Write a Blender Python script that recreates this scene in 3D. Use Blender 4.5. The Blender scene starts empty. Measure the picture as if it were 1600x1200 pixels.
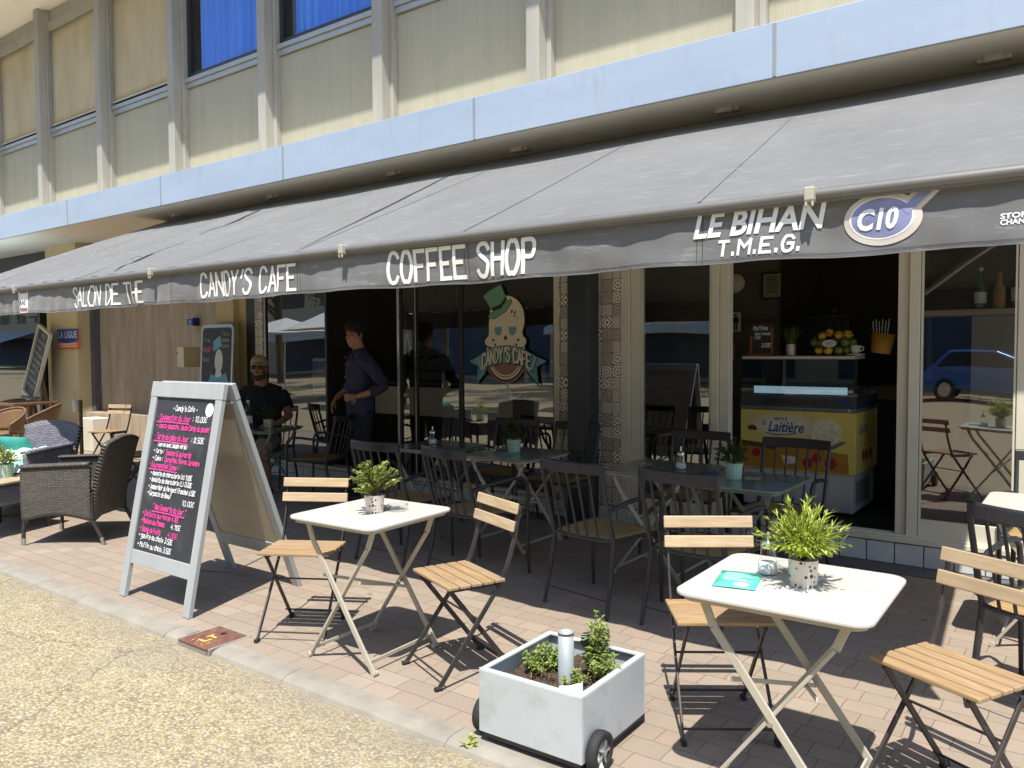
import bpy, bmesh, math, random
from mathutils import Vector, Matrix, noise
SC = bpy.context.scene
COL = SC.collection
R = math.radians
PI = math.pi

# ------------------------------------------------------------------ camera
cam_d = bpy.data.cameras.new("camera"); cam = bpy.data.objects.new("camera", cam_d); COL.objects.link(cam)
SC.camera = cam
CAM_PITCH, CAM_ROLL, CAM_YAW, CAM_F = 2.45, -0.30, 36.6, 1240.0
_p, _r, _y = R(CAM_PITCH), R(CAM_ROLL), R(CAM_YAW)
_fw = Vector((-math.sin(_y)*math.cos(_p), math.cos(_y)*math.cos(_p), -math.sin(_p)))
_rt = Vector((math.cos(_y), math.sin(_y), 0)); _up = _rt.cross(_fw)
_rt2 = _rt*math.cos(_r) + _up*math.sin(_r); _up2 = -_rt*math.sin(_r) + _up*math.cos(_r)
cam.matrix_world = Matrix(((_rt2.x, _up2.x, -_fw.x, 0), (_rt2.y, _up2.y, -_fw.y, 0), (_rt2.z, _up2.z, -_fw.z, 1.5), (0, 0, 0, 1)))
cam_d.sensor_fit = 'HORIZONTAL'; cam_d.sensor_width = 36.0; cam_d.lens = 36.0*CAM_F/1600.0
cam_d.clip_start = 0.05; cam_d.clip_end = 500.0

# ------------------------------------------------------------------ world + sun + exposure
SUN_TRAVEL = Vector((-0.211, 0.404, -1.0)).normalized()
world = bpy.data.worlds.new("World"); SC.world = world; world.use_nodes = True
wn = world.node_tree; bg = wn.nodes['Background']
sky = wn.nodes.new('ShaderNodeTexSky'); sky.sky_type = 'NISHITA'; sky.sun_disc = False
sky.sun_elevation = math.asin(-SUN_TRAVEL.z); sky.sun_rotation = math.atan2(-SUN_TRAVEL.x, -SUN_TRAVEL.y)
sky.air_density = 1.0; sky.dust_density = 0.6; sky.ozone_density = 1.2
wn.links.new(sky.outputs[0], bg.inputs[0]); bg.inputs[1].default_value = 0.15
sun_d = bpy.data.lights.new("sun", 'SUN'); sun = bpy.data.objects.new("sun", sun_d); COL.objects.link(sun)
sun_d.energy = 4.2; sun_d.angle = R(0.5); sun_d.color = (1.0, 0.96, 0.89)
sun.rotation_euler = SUN_TRAVEL.to_track_quat('-Z', 'Y').to_euler(); sun.location = (4, -8, 20)
SC.view_settings.view_transform = 'Standard'; SC.view_settings.look = 'None'
SC.view_settings.gamma = 1.0; SC.view_settings.exposure = 0.88
SC.render.engine = 'CYCLES'; SC.cycles.use_denoising = True
SC.cycles.max_bounces = 8; SC.cycles.transparent_max_bounces = 16; SC.cycles.glossy_bounces = 4
SC.cycles.sample_clamp_indirect = 6.0

# ------------------------------------------------------------------ shader helpers
class NT:
    def __init__(s, name):
        s.m = bpy.data.materials.new(name); s.m.use_nodes = True; s.t = s.m.node_tree
        s.b = s.t.nodes['Principled BSDF']; s.out = s.t.nodes['Material Output']
    def n(s, typ, **kw):
        nd = s.t.nodes.new(typ)
        for k, v in kw.items(): setattr(nd, k, v)
        return nd
    def put(s, sock, v):
        if hasattr(v, 'is_output') or isinstance(v, bpy.types.NodeSocket): s.t.links.new(v, sock)
        else:
            if hasattr(sock, 'default_value'):
                try: sock.default_value = v
                except Exception:
                    sock.default_value = (*v, 1.0) if len(v) == 3 else v
    def math(s, op, a, b=0.0, c=None):
        nd = s.n('ShaderNodeMath', operation=op); s.put(nd.inputs[0], a); s.put(nd.inputs[1], b)
        if c is not None: s.put(nd.inputs[2], c)
        return nd.outputs[0]
    def obj(s): return s.n('ShaderNodeTexCoord').outputs['Object']
    def uv(s): return s.n('ShaderNodeTexCoord').outputs['UV']
    def mapping(s, vec, scale=(1, 1, 1), loc=(0, 0, 0), rot=(0, 0, 0)):
        nd = s.n('ShaderNodeMapping'); s.put(nd.inputs['Vector'], vec)
        nd.inputs['Scale'].default_value = scale; nd.inputs['Location'].default_value = loc; nd.inputs['Rotation'].default_value = rot
        return nd.outputs[0]
    def noise(s, vec, scale=5.0, detail=4.0, rough=0.55, col=False):
        nd = s.n('ShaderNodeTexNoise'); s.put(nd.inputs['Vector'], vec)
        nd.inputs['Scale'].default_value = scale; nd.inputs['Detail'].default_value = detail; nd.inputs['Roughness'].default_value = rough
        return nd.outputs['Color' if col else 'Fac']
    def voro(s, vec, scale, out='Color', feature='F1', rnd=1.0):
        nd = s.n('ShaderNodeTexVoronoi', feature=feature); s.put(nd.inputs['Vector'], vec)
        nd.inputs['Scale'].default_value = scale; nd.inputs['Randomness'].default_value = rnd
        return nd.outputs[out]
    def ramp(s, fac, stops, interp='LINEAR'):
        nd = s.n('ShaderNodeValToRGB'); cr = nd.color_ramp; cr.interpolation = interp
        while len(cr.elements) < len(stops): cr.elements.new(0.5)
        for e, (p, c) in zip(cr.elements, stops):
            e.position = p; e.color = (*c, 1.0) if len(c) == 3 else c
        s.put(nd.inputs[0], fac); return nd.outputs[0]
    def mix(s, fac, a, b, blend='MIX'):
        nd = s.n('ShaderNodeMix', data_type='RGBA', blend_type=blend)
        s.put(nd.inputs[0], fac); s.put(nd.inputs[6], a if not isinstance(a, tuple) else (*a[:3], 1.0)); s.put(nd.inputs[7], b if not isinstance(b, tuple) else (*b[:3], 1.0))
        return nd.outputs[2]
    def rng(s, v, a, b, c=0.0, d=1.0):
        nd = s.n('ShaderNodeMapRange'); s.put(nd.inputs[0], v)
        for i, x in enumerate((a, b, c, d)): nd.inputs[i+1].default_value = x
        return nd.outputs[0]
    def bump(s, h, strength=0.3, dist=0.01):
        nd = s.n('ShaderNodeBump'); s.put(nd.inputs['Height'], h)
        nd.inputs['Strength'].default_value = strength; nd.inputs['Distance'].default_value = dist
        s.t.links.new(nd.outputs[0], s.b.inputs['Normal']); return nd.outputs[0]
    def col(s, v): s.put(s.b.inputs['Base Color'], v if not isinstance(v, tuple) else (*v[:3], 1.0))
    def rough(s, v): s.put(s.b.inputs['Roughness'], v)
    def set(s, **kw):
        for k, v in kw.items(): s.put(s.b.inputs[k.replace('_', ' ')], v)

def M(name, col, rough=0.6, metal=0.0, var=0.12, vs=6.0, bump=0.0, bs=80.0, stretch=(1, 1, 1), spec=0.5, dirt=None):
    t = NT(name); v = t.mapping(t.obj(), stretch)
    f = t.noise(v, vs, 5.0)
    lo = tuple(max(0, c*(1-var)) for c in col); hi = tuple(min(1, c*(1+var)) for c in col)
    c = t.ramp(f, [(0.3, lo), (0.7, hi)])
    if dirt:
        d = t.noise(v, dirt[1], 6.0, 0.65); c = t.mix(t.rng(d, dirt[2], dirt[2]+0.18, 0, dirt[3]), c, dirt[0])
    t.col(c); t.rough(t.rng(f, 0.2, 0.8, max(0.02, rough-0.07), min(1, rough+0.07)))
    t.b.inputs['Metallic'].default_value = metal; t.b.inputs['Specular IOR Level'].default_value = spec
    if bump: t.bump(t.noise(v, bs, 4.0), bump, 0.004)
    return t.m

MATS = {}
def mm(key):
    return MATS[key]

# ------------------------------------------------------------------ mesh builder
class MB:
    def __init__(s): s.v = []; s.f = []; s.mi = []; s.uv = {}; s.cur = 0; s.sm = []
    def add(s, vs, fs, smooth=False):
        o = len(s.v); s.v.extend([tuple(p) for p in vs])
        for f in fs:
            s.f.append([i+o for i in f]); s.mi.append(s.cur); s.sm.append(smooth)
        return s
    def box(s, c, d, rot=None):
        x, y, z = d[0]/2, d[1]/2, d[2]/2
        vs = [Vector((sx*x, sy*y, sz*z)) for sz in (-1, 1) for sy in (-1, 1) for sx in (-1, 1)]
        if rot is not None: vs = [rot @ v for v in vs]
        vs = [v + Vector(c) for v in vs]
        return s.add(vs, [(0, 2, 3, 1), (4, 5, 7, 6), (0, 1, 5, 4), (2, 6, 7, 3), (0, 4, 6, 2), (1, 3, 7, 5)])
    def bx(s, x0, x1, y0, y1, z0, z1):
        return s.box(((x0+x1)/2, (y0+y1)/2, (z0+z1)/2), (abs(x1-x0), abs(y1-y0), abs(z1-z0)))
    def bar(s, a, b, w, h, up=(0, 0, 1)):
        a = Vector(a); b = Vector(b); d = (b-a); L = d.length; d.normalize()
        u = Vector(up)
        if abs(d.dot(u)) > 0.98: u = Vector((0, 1, 0)) if abs(d.y) < 0.9 else Vector((1, 0, 0))
        sd = d.cross(u).normalized(); u = sd.cross(d).normalized()
        vs = []
        for p in (a, b):
            for (i, j) in ((-1, -1), (1, -1), (1, 1), (-1, 1)): vs.append(p + sd*i*w/2 + u*j*h/2)
        return s.add(vs, [(3, 2, 1, 0), (4, 5, 6, 7), (0, 1, 5, 4), (1, 2, 6, 5), (2, 3, 7, 6), (3, 0, 4, 7)])
    def tube(s, pts, r, n=8, cap=True, squash=None):
        pts = [Vector(p) for p in pts]; k = len(pts)
        rs = r if isinstance(r, (list, tuple)) else [r]*k
        d0 = (pts[1]-pts[0]).normalized()
        u = Vector((0, 0, 1)) if abs(d0.z) < 0.9 else Vector((0, 1, 0))
        vs = []
        prev = None
        for i, p in enumerate(pts):
            if i == 0: d = d0
            elif i == k-1: d = (pts[i]-pts[i-1]).normalized()
            else: d = ((pts[i+1]-pts[i]).normalized()+(pts[i]-pts[i-1]).normalized()).normalized()
            if prev is None: sd = d.cross(u).normalized()
            else:
                sd = (prev - d*prev.dot(d)).normalized()
            prev = sd; w = sd.cross(d).normalized()
            rx = rs[i]; ry = rx*(squash if squash else 1)
            for j in range(n):
                a = 2*PI*j/n; vs.append(p + sd*math.cos(a)*rx + w*math.sin(a)*ry)
        fs = []
        for i in range(k-1):
            for j in range(n):
                a = i*n+j; b = i*n+(j+1) % n; fs.append((a, a+n, b+n, b))
        s.add(vs, fs, True)
        if cap:
            s.add(vs[:n], [tuple(range(n))]); s.add(vs[-n:], [tuple(reversed(range(n)))])
        return s
    def lathe(s, prof, c=(0, 0, 0), n=20, cap=(True, True)):
        vs = []; c = Vector(c)
        for (r, z) in prof:
            for j in range(n):
                a = 2*PI*j/n; vs.append(c+Vector((r*math.cos(a), r*math.sin(a), z)))
        fs = []
        for i in range(len(prof)-1):
            for j in range(n):
                a = i*n+j; b = i*n+(j+1) % n; fs.append((a, b, b+n, a+n))
        s.add(vs, fs, True)
        if cap[0]: s.add(vs[:n], [tuple(reversed(range(n)))])
        if cap[1]: s.add(vs[-n:], [tuple(range(n))])
        return s
    def ell(s, c, r, n=14, m=8, rot=None):
        c = Vector(c); vs = []
        for i in range(m+1):
            t = PI*i/m
            for j in range(n):
                a = 2*PI*j/n
                p = Vector((r[0]*math.sin(t)*math.cos(a), r[1]*math.sin(t)*math.sin(a), r[2]*math.cos(t)))
                if rot is not None: p = rot @ p
                vs.append(c+p)
        fs = []
        for i in range(m):
            for j in range(n):
                a = i*n+j; b = i*n+(j+1) % n; fs.append((a, a+n, b+n, b))
        return s.add(vs, fs, True)
    def poly(s, pts, h, fn=None):
        """extrude a polygon (2d pts) from z=h[0] to h[1]; fn maps (x,y,z)->3d"""
        fn = fn or (lambda x, y, z: (x, y, z)); n = len(pts)
        vs = [fn(x, y, h[0]) for x, y in pts]+[fn(x, y, h[1]) for x, y in pts]
        fs = [tuple(reversed(range(n))), tuple(range(n, 2*n))]+[(i, (i+1) % n, n+(i+1) % n, n+i) for i in range(n)]
        return s.add(vs, fs)
    def grid(s, fn, nu, nv, uvs=None, smooth=True):
        o = len(s.v)
        for i in range(nu+1):
            for j in range(nv+1): s.v.append(tuple(fn(i/nu, j/nv)))
        for i in range(nu):
            for j in range(nv):
                a = o+i*(nv+1)+j
                if uvs: s.uv[len(s.f)] = [((i+di)/nu*uvs[0], (j+dj)/nv*uvs[1]) for di, dj in ((0, 0), (1, 0), (1, 1), (0, 1))]
                s.f.append([a, a+nv+1, a+nv+2, a+1]); s.mi.append(s.cur); s.sm.append(smooth)
        return s
    def build(s, name, mat, parent=None, bevel=0.0, seg=2, loc=None, solid=0.0, fixn=False):
        me = bpy.data.meshes.new(name); me.from_pydata(s.v, [], s.f)
        for m in (mat if isinstance(mat, (list, tuple)) else [mat]): me.materials.append(MATS[m] if isinstance(m, str) else m)
        me.polygons.foreach_set('material_index', s.mi); me.polygons.foreach_set('use_smooth', s.sm)
        if s.uv:
            ul = me.uv_layers.new(name='uv')
            for p in me.polygons:
                if p.index in s.uv:
                    for k, li in enumerate(p.loop_indices): ul.data[li].uv = s.uv[p.index][k]
        if fixn:
            b = bmesh.new(); b.from_mesh(me); bmesh.ops.recalc_face_normals(b, faces=b.faces); b.to_mesh(me); b.free()
        me.update()
        o = bpy.data.objects.new(name, me); COL.objects.link(o)
        if parent is not None: o.parent = parent
        if loc is not None: o.location = loc
        if solid:
            md = o.modifiers.new('solid', 'SOLIDIFY'); md.thickness = solid; md.offset = 0
        if bevel:
            md = o.modifiers.new('bevel', 'BEVEL'); md.width = bevel; md.segments = seg; md.limit_method = 'ANGLE'; md.angle_limit = R(40)
            md.harden_normals = False
        return o

def tag(o, label=None, cat=None, group=None, kind=None):
    if label: o['label'] = label
    if cat: o['category'] = cat
    if group: o['group'] = group
    if kind: o['kind'] = kind
    return o
def thing(name, label, cat, loc=(0, 0, 0), rz=0.0, group=None):
    o = bpy.data.objects.new(name, None); COL.objects.link(o); o.empty_display_size = 0.1
    o.location = loc; o.rotation_euler = (0, 0, R(rz)); return tag(o, label, cat, group)
KIDS = {}
def dup(root, loc, rz, label, group=None):
    ch = {}
    for o in COL.objects:
        if o.parent: ch.setdefault(o.parent.name, []).append(o)
    r = root.copy(); COL.objects.link(r); r.location = loc; r.rotation_euler = (0, 0, R(rz)); r['label'] = label
    if group: r['group'] = group
    for c in ch.get(root.name, []):
        d = c.copy(); COL.objects.link(d); d.parent = r
        for g in ch.get(c.name, []):
            e = g.copy(); COL.objects.link(e); e.parent = d
    return r
def to_mesh_object(name, mb, mat, parent, voxel=0.01, smooth=6, loc=None, fold=None):
    """one continuous skin out of overlapping limbs"""
    o = mb.build(name, mat, parent, loc=loc)
    md = o.modifiers.new('remesh', 'REMESH'); md.mode = 'VOXEL'; md.voxel_size = voxel; md.use_smooth_shade = True
    sm = o.modifiers.new('smooth', 'SMOOTH'); sm.factor = 0.5; sm.iterations = smooth
    if fold:
        tx = bpy.data.textures.new('folds', 'CLOUDS'); tx.noise_scale = fold[0]; tx.noise_depth = 2
        dm = o.modifiers.new('folds', 'DISPLACE'); dm.texture = tx; dm.strength = fold[1]; dm.mid_level = 0.5; dm.texture_coords = 'LOCAL'
    return o

# ------------------------------------------------------------------ stroke lettering
GL = {
'A':'l022842|l1434','B':'l0208|s0838473505|s0535433202','C':'s4738180604123243','D':'l0208|s082846442202','E':'l48080242|l0535','F':'l480802|l0535',
'G':'s4738180604123243|l434525','H':'l0208|l4248|l0545','I':'l2228','J':'s3833221203','K':'l0208|l480542','L':'l080242','M':'l0208254842','N':'l02084248',
'O':'s281806041222324446382 8'.replace(' ',''),'P':'l0208|s0838473505','Q':'s2818060412223244463828|l3342','R':'l0208|s0838473505|l2542','S':'s473818071635443212 03'.replace(' ',''),
'T':'l0848|l2822','U':'s080412324448','V':'l082248','W':'l0812253248','X':'l0248|l0842','Y':'l082548|l2522','Z':'l08480242',
'a':'s3616041222334 5'.replace(' ','')+'|l4642','b':'l0802|s0526364432 1203'.replace(' ',''),'c':'s453616041232 43'.replace(' ',''),'d':'l4842|s4526160412 3243'.replace(' ',''),
'e':'s04444526160412 3243'.replace(' ',''),'f':'s48382722|l1636','g':'s4616041343|s46412000','h':'l0802|s0426364442','i':'l2622|l2827','j':'s36312000|l3837','k':'l0802|l460442','l':'l2822',
'm':'l0602|s0516252 2'.replace(' ','')+'|s2536454 2'.replace(' ',''),'n':'l0602|s0426364442','o':'s261604122232443626','p':'l0600|s0526364432 1203'.replace(' ',''),'q':'l4640|s45261604123243',
'r':'l0602|s042646','s':'s4536160514344332 1203'.replace(' ',''),'t':'s28233242|l0646','u':'s0603123244|l4642','v':'l062246','w':'l0612253246','x':'l0642|l0246','y':'l0622|l4610','z':'l06460242',
'0':'s2818060412223244463828','1':'l172822','2':'s071838460 2'.replace(' ','')+'|l0242','3':'s08384625|s2544321203','4':'l380444|l3632','5':'l480805|s0535433202','6':'s4816041232433515 04'.replace(' ',''),
'7':'l084812','8':'s2507284725032243 25'.replace(' ',''),'9':'s45260728474422','.':'l2223','·':'l2526','•':'l2425|l3435',',':'l2311',':':'l2324|l2627',"'":'l3826','(':'s38152432'.replace('24','13'),')':'s18353312',
'€':'s4738180604123243|l0535','-':'l1535','>':'l0545|l364534','"':'l1817|l3837','&':'s42061738 2704123244'.replace(' ',''),'!':'l2824|l2223','_':'l0141','/':'l0148','é':'s0444452616041 23243'.replace(' ','')+'|l2738','É':'l48080242|l0535|l1939','ê':'s044445261604123243|l172837','è':'s044445261604123243|l1827',
}
def _parse(code):
    out = []
    for st in code.split('|'):
        d = st[1:]; pts = [(int(d[i]), int(d[i+1])) for i in range(0, len(d)-1, 2)]
        if st[0] == 's' and len(pts) > 2:
            P = [pts[0]]+pts+[pts[-1]]
            if pts[0] == pts[-1]: P = [pts[-2]]+pts+[pts[1]]
            q = []
            for i in range(1, len(P)-2):
                for k in range(4):
                    t = k/4; a, b, c, e = P[i-1], P[i], P[i+1], P[i+2]
                    q.append(tuple(0.5*((2*b[m])+(-a[m]+c[m])*t+(2*a[m]-5*b[m]+4*c[m]-e[m])*t*t+(-a[m]+3*b[m]-3*c[m]+e[m])*t**3) for m in (0, 1)))
            q.append(P[-2]); pts = q
        out.append([(x/4.0, (y-2)/6.0) for x, y in pts])
    return out
GLP = {k: _parse(v) for k, v in GL.items()}
SUBDIV = 0
def ribbon(mb, pts, w, fn, layer):
    """flat strip along 2d polyline; fn(u,v,layer)->3d"""
    for i in range(1, len(pts)-1):
        a_ = Vector(pts[i])-Vector(pts[i-1]); b_ = Vector(pts[i+1])-Vector(pts[i])
        if a_.length > 1e-9 and b_.length > 1e-9 and a_.normalized().dot(b_.normalized()) < -0.25:
            ribbon(mb, pts[:i+1], w, fn, layer); ribbon(mb, pts[i:], w, fn, layer+0.5); return
    if SUBDIV:
        q = [pts[0]]
        for a_, b_ in zip(pts[:-1], pts[1:]):
            k = max(1, int(math.hypot(b_[0]-a_[0], b_[1]-a_[1])/SUBDIV)); q += [(a_[0]+(b_[0]-a_[0])*i/k, a_[1]+(b_[1]-a_[1])*i/k) for i in range(1, k+1)]
        pts = q
    n = len(pts); L = []; Rr = []
    closed = n > 3 and (Vector(pts[0])-Vector(pts[-1])).length < 1e-6
    for i in range(n):
        p = Vector(pts[i])
        a = Vector(pts[i-1]) if i > 0 else (Vector(pts[n-2]) if closed else p); b = Vector(pts[i+1]) if i < n-1 else (Vector(pts[1]) if closed else p)
        d1 = (p-a); d2 = (b-p)
        if d1.length < 1e-9: d1 = d2
        if d2.length < 1e-9: d2 = d1
        d1.normalize(); d2.normalize(); t = (d1+d2)
        t = t.normalized() if t.length > 1e-6 else d1
        nn = Vector((-t.y, t.x)); sc = 1.0/max(0.55, nn.dot(Vector((-d1.y, d1.x))))
        ext = Vector((0, 0))
        if not closed and i == 0: ext = -d2*w*0.35
        if not closed and i == n-1: ext = d1*w*0.35
        L.append(p+ext+nn*w/2*sc); Rr.append(p+ext-nn*w/2*sc)
    vs = [fn(q.x, q.y, layer) for q in L]+[fn(q.x, q.y, layer) for q in Rr]
    mb.add(vs, [(i, n+i, n+i+1, i+1) for i in range(n-1)])
def letters(mb, text, u0, v0, h, fn, w=0.08, asp=0.5, gap=0.3, slant=0.0, jit=0.0, rnd=None, total=None, layer0=0, low=None):
    """text as strips; h cap height, asp letter width/h, w stroke / h ; total = fit to this width"""
    adv = []
    for c in text:
        if c == ' ': adv.append(0.55*asp*h)
        elif c in ".,:'·!il1I": adv.append((0.55 if c != 'I' else 0.4)*asp*h)
        elif c in 'mwMW': adv.append(1.25*asp*h)
        else: adv.append(asp*h)
    g = gap*asp*h; tw = sum(adv)+g*(len(text)-1); k = 1.0
    if total: k = total/tw
    u = u0; ly = layer0
    for c, a in zip(text, adv):
        if c in GLP:
            jy = (rnd.uniform(-1, 1)*jit*h if rnd else 0)
            cc = c in ".,:'·!il1I"
            for st in GLP[c]:
                pts = []
                for x, y in st:
                    xx = (x-0.5)*(asp*h if cc else a)+a/2
                    if rnd: xx += rnd.uniform(-1, 1)*jit*h*0.6; y = y+rnd.uniform(-1, 1)*jit*0.5
                    pts.append((u+(xx+slant*y*h)*k, v0+y*h+jy))
                ribbon(mb, pts, w*h, fn, ly); ly += 1
        u += (a+g)*k
    return u
def font_text(name, text, size, mat, parent, fn, shear=0.0, offset=0.0, xs=1.0, align='LEFT', space=1.0, ext=0.0):
    """text from the built-in font turned into a mesh, each vertex mapped by fn(u,v)"""
    cu = bpy.data.curves.new(name, 'FONT'); cu.body = text; cu.size = size; cu.shear = shear; cu.offset = offset; cu.align_x = align; cu.space_character = space
    cu.resolution_u = 3
    tmp = bpy.data.objects.new(name, cu); COL.objects.link(tmp)
    dg = bpy.context.evaluated_depsgraph_get(); me = bpy.data.meshes.new_from_object(tmp.evaluated_get(dg))
    bpy.data.objects.remove(tmp); bpy.data.curves.remove(cu)
    for v in me.vertices: v.co = fn(v.co.x*xs, v.co.y)
    me.materials.clear(); me.materials.append(MATS[mat]); me.update(); me.name = name
    o = bpy.data.objects.new(name, me); COL.objects.link(o); o.parent = parent; return o

# ------------------------------------------------------------------ materials
def build_materials():
    D = MATS
    D['steel'] = M('steel', (0.55, 0.55, 0.54), 0.35, 1.0, 0.06)
    D['chrome'] = M('chrome', (0.75, 0.75, 0.75), 0.15, 1.0, 0.03)
    D['taupe_metal'] = M('taupe_metal', (0.42, 0.38, 0.30), 0.42, 0.0, 0.06, 12)
    D['black_metal'] = M('black_metal', (0.028, 0.028, 0.032), 0.38, 0.0, 0.25, 14, 0.1, 200)
    D['dark_metal'] = M('dark_metal', (0.050, 0.043, 0.040), 0.45, 0.3, 0.3, 18)
    D['table_white'] = M('table_white', (0.50, 0.475, 0.42), 0.42, 0, 0.03, 9, dirt=((0.40, 0.37, 0.31), 14, 0.56, 0.35))
    D['table_green'] = M('table_green', (0.115, 0.15, 0.135), 0.16, 0, 0.08, 9, spec=0.8)
    D['table_grey'] = M('table_grey', (0.16, 0.16, 0.145), 0.20, 0, 0.08, 9, spec=0.7)
    D['green_metal'] = M('green_metal', (0.16, 0.20, 0.16), 0.4, 0, 0.08, 9)
    D['frame_cream'] = M('frame_cream', (0.66, 0.62, 0.50), 0.5, 0, 0.05, 5, dirt=((0.34, 0.30, 0.22), 7, 0.62, 0.4))
    D['dark_column'] = M('dark_column', (0.028, 0.036, 0.044), 0.4, 0, 0.2, 9)
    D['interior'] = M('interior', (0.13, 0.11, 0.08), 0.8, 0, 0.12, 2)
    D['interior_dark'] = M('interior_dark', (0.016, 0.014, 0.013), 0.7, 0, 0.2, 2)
    D['interior_beige'] = M('interior_beige', (0.30, 0.25, 0.15), 0.7, 0, 0.1, 3)
    D['counter_white'] = M('counter_white', (0.72, 0.64, 0.52), 0.5, 0, 0.05)
    D['soffit'] = M('soffit', (0.78, 0.72, 0.60), 0.8, 0, 0.06, 2, 0.1, 60, dirt=((0.45, 0.38, 0.27), 3, 0.58, 0.4))
    D['yellow_wall'] = M('yellow_wall', (0.60, 0.49, 0.28), 0.85, 0, 0.07, 2.5, 0.12, 90, dirt=((0.33, 0.26, 0.14), 3, 0.60, 0.35))
    D['pillar'] = M('pillar', (0.36, 0.35, 0.31), 0.65, 0, 0.10, 5, 0.06, 60, (1, 1, 0.25), dirt=((0.26, 0.25, 0.21), 9, 0.58, 0.5))
    D['alu'] = M('alu', (0.42, 0.43, 0.42), 0.42, 0.55, 0.10, 6, 0, 60, (1, 1, 0.4))
    D['dark_frame'] = M('dark_frame', (0.03, 0.028, 0.026), 0.4)
    D['white_paint'] = M('white_paint', (0.75, 0.73, 0.68), 0.5, 0, 0.04)
    D['white_tile'] = M('white_tile', (0.62, 0.63, 0.60), 0.25, 0, 0.07, 7, dirt=((0.40, 0.38, 0.33), 8, 0.6, 0.35))
    D['grout'] = M('grout', (0.16, 0.155, 0.15), 0.9, 0, 0.15)
    D['stone_dark'] = M('stone_dark', (0.10, 0.10, 0.105), 0.7, 0, 0.2, 12)
    D['concrete'] = M('concrete', (0.255, 0.23, 0.185), 0.9, 0, 0.17, 7, 0.35, 160, dirt=((0.22, 0.20, 0.17), 5, 0.58, 0.5))
    D['board_grey'] = M('board_grey', (0.34, 0.355, 0.35), 0.6, 0, 0.07, 9, 0.06, 90, (1, 1, 0.2), dirt=((0.33, 0.31, 0.27), 14, 0.64, 0.5))
    D['board_back'] = M('board_back', (0.42, 0.37, 0.28), 0.7, 0, 0.08, 3)
    D['chalk_white'] = M('chalk_white', (0.82, 0.82, 0.82), 0.9, 0, 0.05)
    D['chalk_pink'] = M('chalk_pink', (0.80, 0.06, 0.33), 0.9, 0, 0.05)
    D['chalk_blue'] = M('chalk_blue', (0.20, 0.50, 0.62), 0.9, 0, 0.08)
    D['chalk_dim'] = M('chalk_dim', (0.42, 0.42, 0.38), 0.9, 0, 0.1)
    D['slate'] = M('slate', (0.030, 0.032, 0.036), 0.55, 0, 0.25, 5, dirt=((0.075, 0.08, 0.088), 6, 0.52, 0.6))
    D['letter'] = M('letter', (0.80, 0.79, 0.72), 0.7, 0, 0.06, 10)
    D['letter_white'] = M('letter_white', (0.82, 0.82, 0.82), 0.7, 0, 0.03)
    D['rail'] = M('rail', (0.165, 0.16, 0.15), 0.45, 0.1, 0.08, 4)
    D['crease_shade'] = M('crease_shade', (0.022, 0.022, 0.03), 0.9)  # near-black colour standing in for shade in the canopy creases
    D['clip'] = M('clip', (0.42, 0.39, 0.31), 0.5)
    D['rubber'] = M('rubber', (0.018, 0.018, 0.019), 0.75, 0, 0.3, 20, 0.3, 120)
    D['soil'] = M('soil', (0.055, 0.035, 0.022), 0.95, 0, 0.5, 60, 1.0, 140)
    D['planter'] = M('planter', (0.44, 0.475, 0.485), 0.55, 0, 0.05, 4, 0.05, 40, dirt=((0.31, 0.31, 0.28), 7, 0.52, 0.55))
    D['pipe'] = M('pipe', (0.30, 0.335, 0.345), 0.5, 0.1, 0.08, 9, dirt=((0.25, 0.16, 0.10), 12, 0.60, 0.5))
    D['rust_plate'] = M('rust_plate', (0.15, 0.062, 0.042), 0.8, 0, 0.40, 25, 0.6, 120, dirt=((0.16, 0.125, 0.09), 9, 0.52, 0.6))
    D['yellow_paint'] = M('yellow_paint', (0.70, 0.47, 0.08), 0.7)
    D['teal'] = M('teal', (0.055, 0.34, 0.28), 0.9, 0, 0.15, 8, 0.2, 150)
    D['card_teal'] = M('card_teal', (0.10, 0.50, 0.38), 0.5, 0, 0.25, 14)
    D['card_green'] = M('card_green', (0.30, 0.36, 0.05), 0.6)
    D['card_pale'] = M('card_pale', (0.42, 0.66, 0.55), 0.6)
    D['card_rose'] = M('card_rose', (0.60, 0.40, 0.34), 0.6)
    D['sugar'] = M('sugar', (0.85, 0.84, 0.82), 0.8)
    D['blue_sign'] = M('blue_sign', (0.012, 0.045, 0.26), 0.4)
    D['orange_sign'] = M('orange_sign', (0.62, 0.16, 0.03), 0.45)
    D['cream_box'] = M('cream_box', (0.60, 0.52, 0.34), 0.5, 0, 0.05)
    D['skin'] = M('skin', (0.40, 0.20, 0.13), 0.55, 0, 0.1, 20)
    D['skin_dark'] = M('skin_dark', (0.30, 0.15, 0.10), 0.55, 0, 0.1, 20)
    D['navy'] = M('navy', (0.030, 0.033, 0.075), 0.85, 0, 0.2, 10, 0.15, 300)
    D['navy_dark'] = M('navy_dark', (0.010, 0.012, 0.024), 0.85, 0, 0.2, 10)
    D['trouser'] = M('trouser', (0.012, 0.015, 0.028), 0.85, 0, 0.2, 10)
    D['shorts'] = M('shorts', (0.24, 0.22, 0.18), 0.9)
    D['cap'] = M('cap', (0.42, 0.33, 0.20), 0.85, 0, 0.06)
    D['hair'] = M('hair', (0.012, 0.009, 0.007), 0.8, 0, 0.3, 40, 0.5, 90)
    D['lens'] = M('lens', (0.02, 0.008, 0.008), 0.1)
    D['stubble'] = M('stubble', (0.24, 0.125, 0.085), 0.6, 0, 0.15, 60)
    D['beard'] = M('beard', (0.06, 0.035, 0.022), 0.8, 0, 0.3, 60)
    D['black_plastic'] = M('black_plastic', (0.02, 0.02, 0.022), 0.4)
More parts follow.
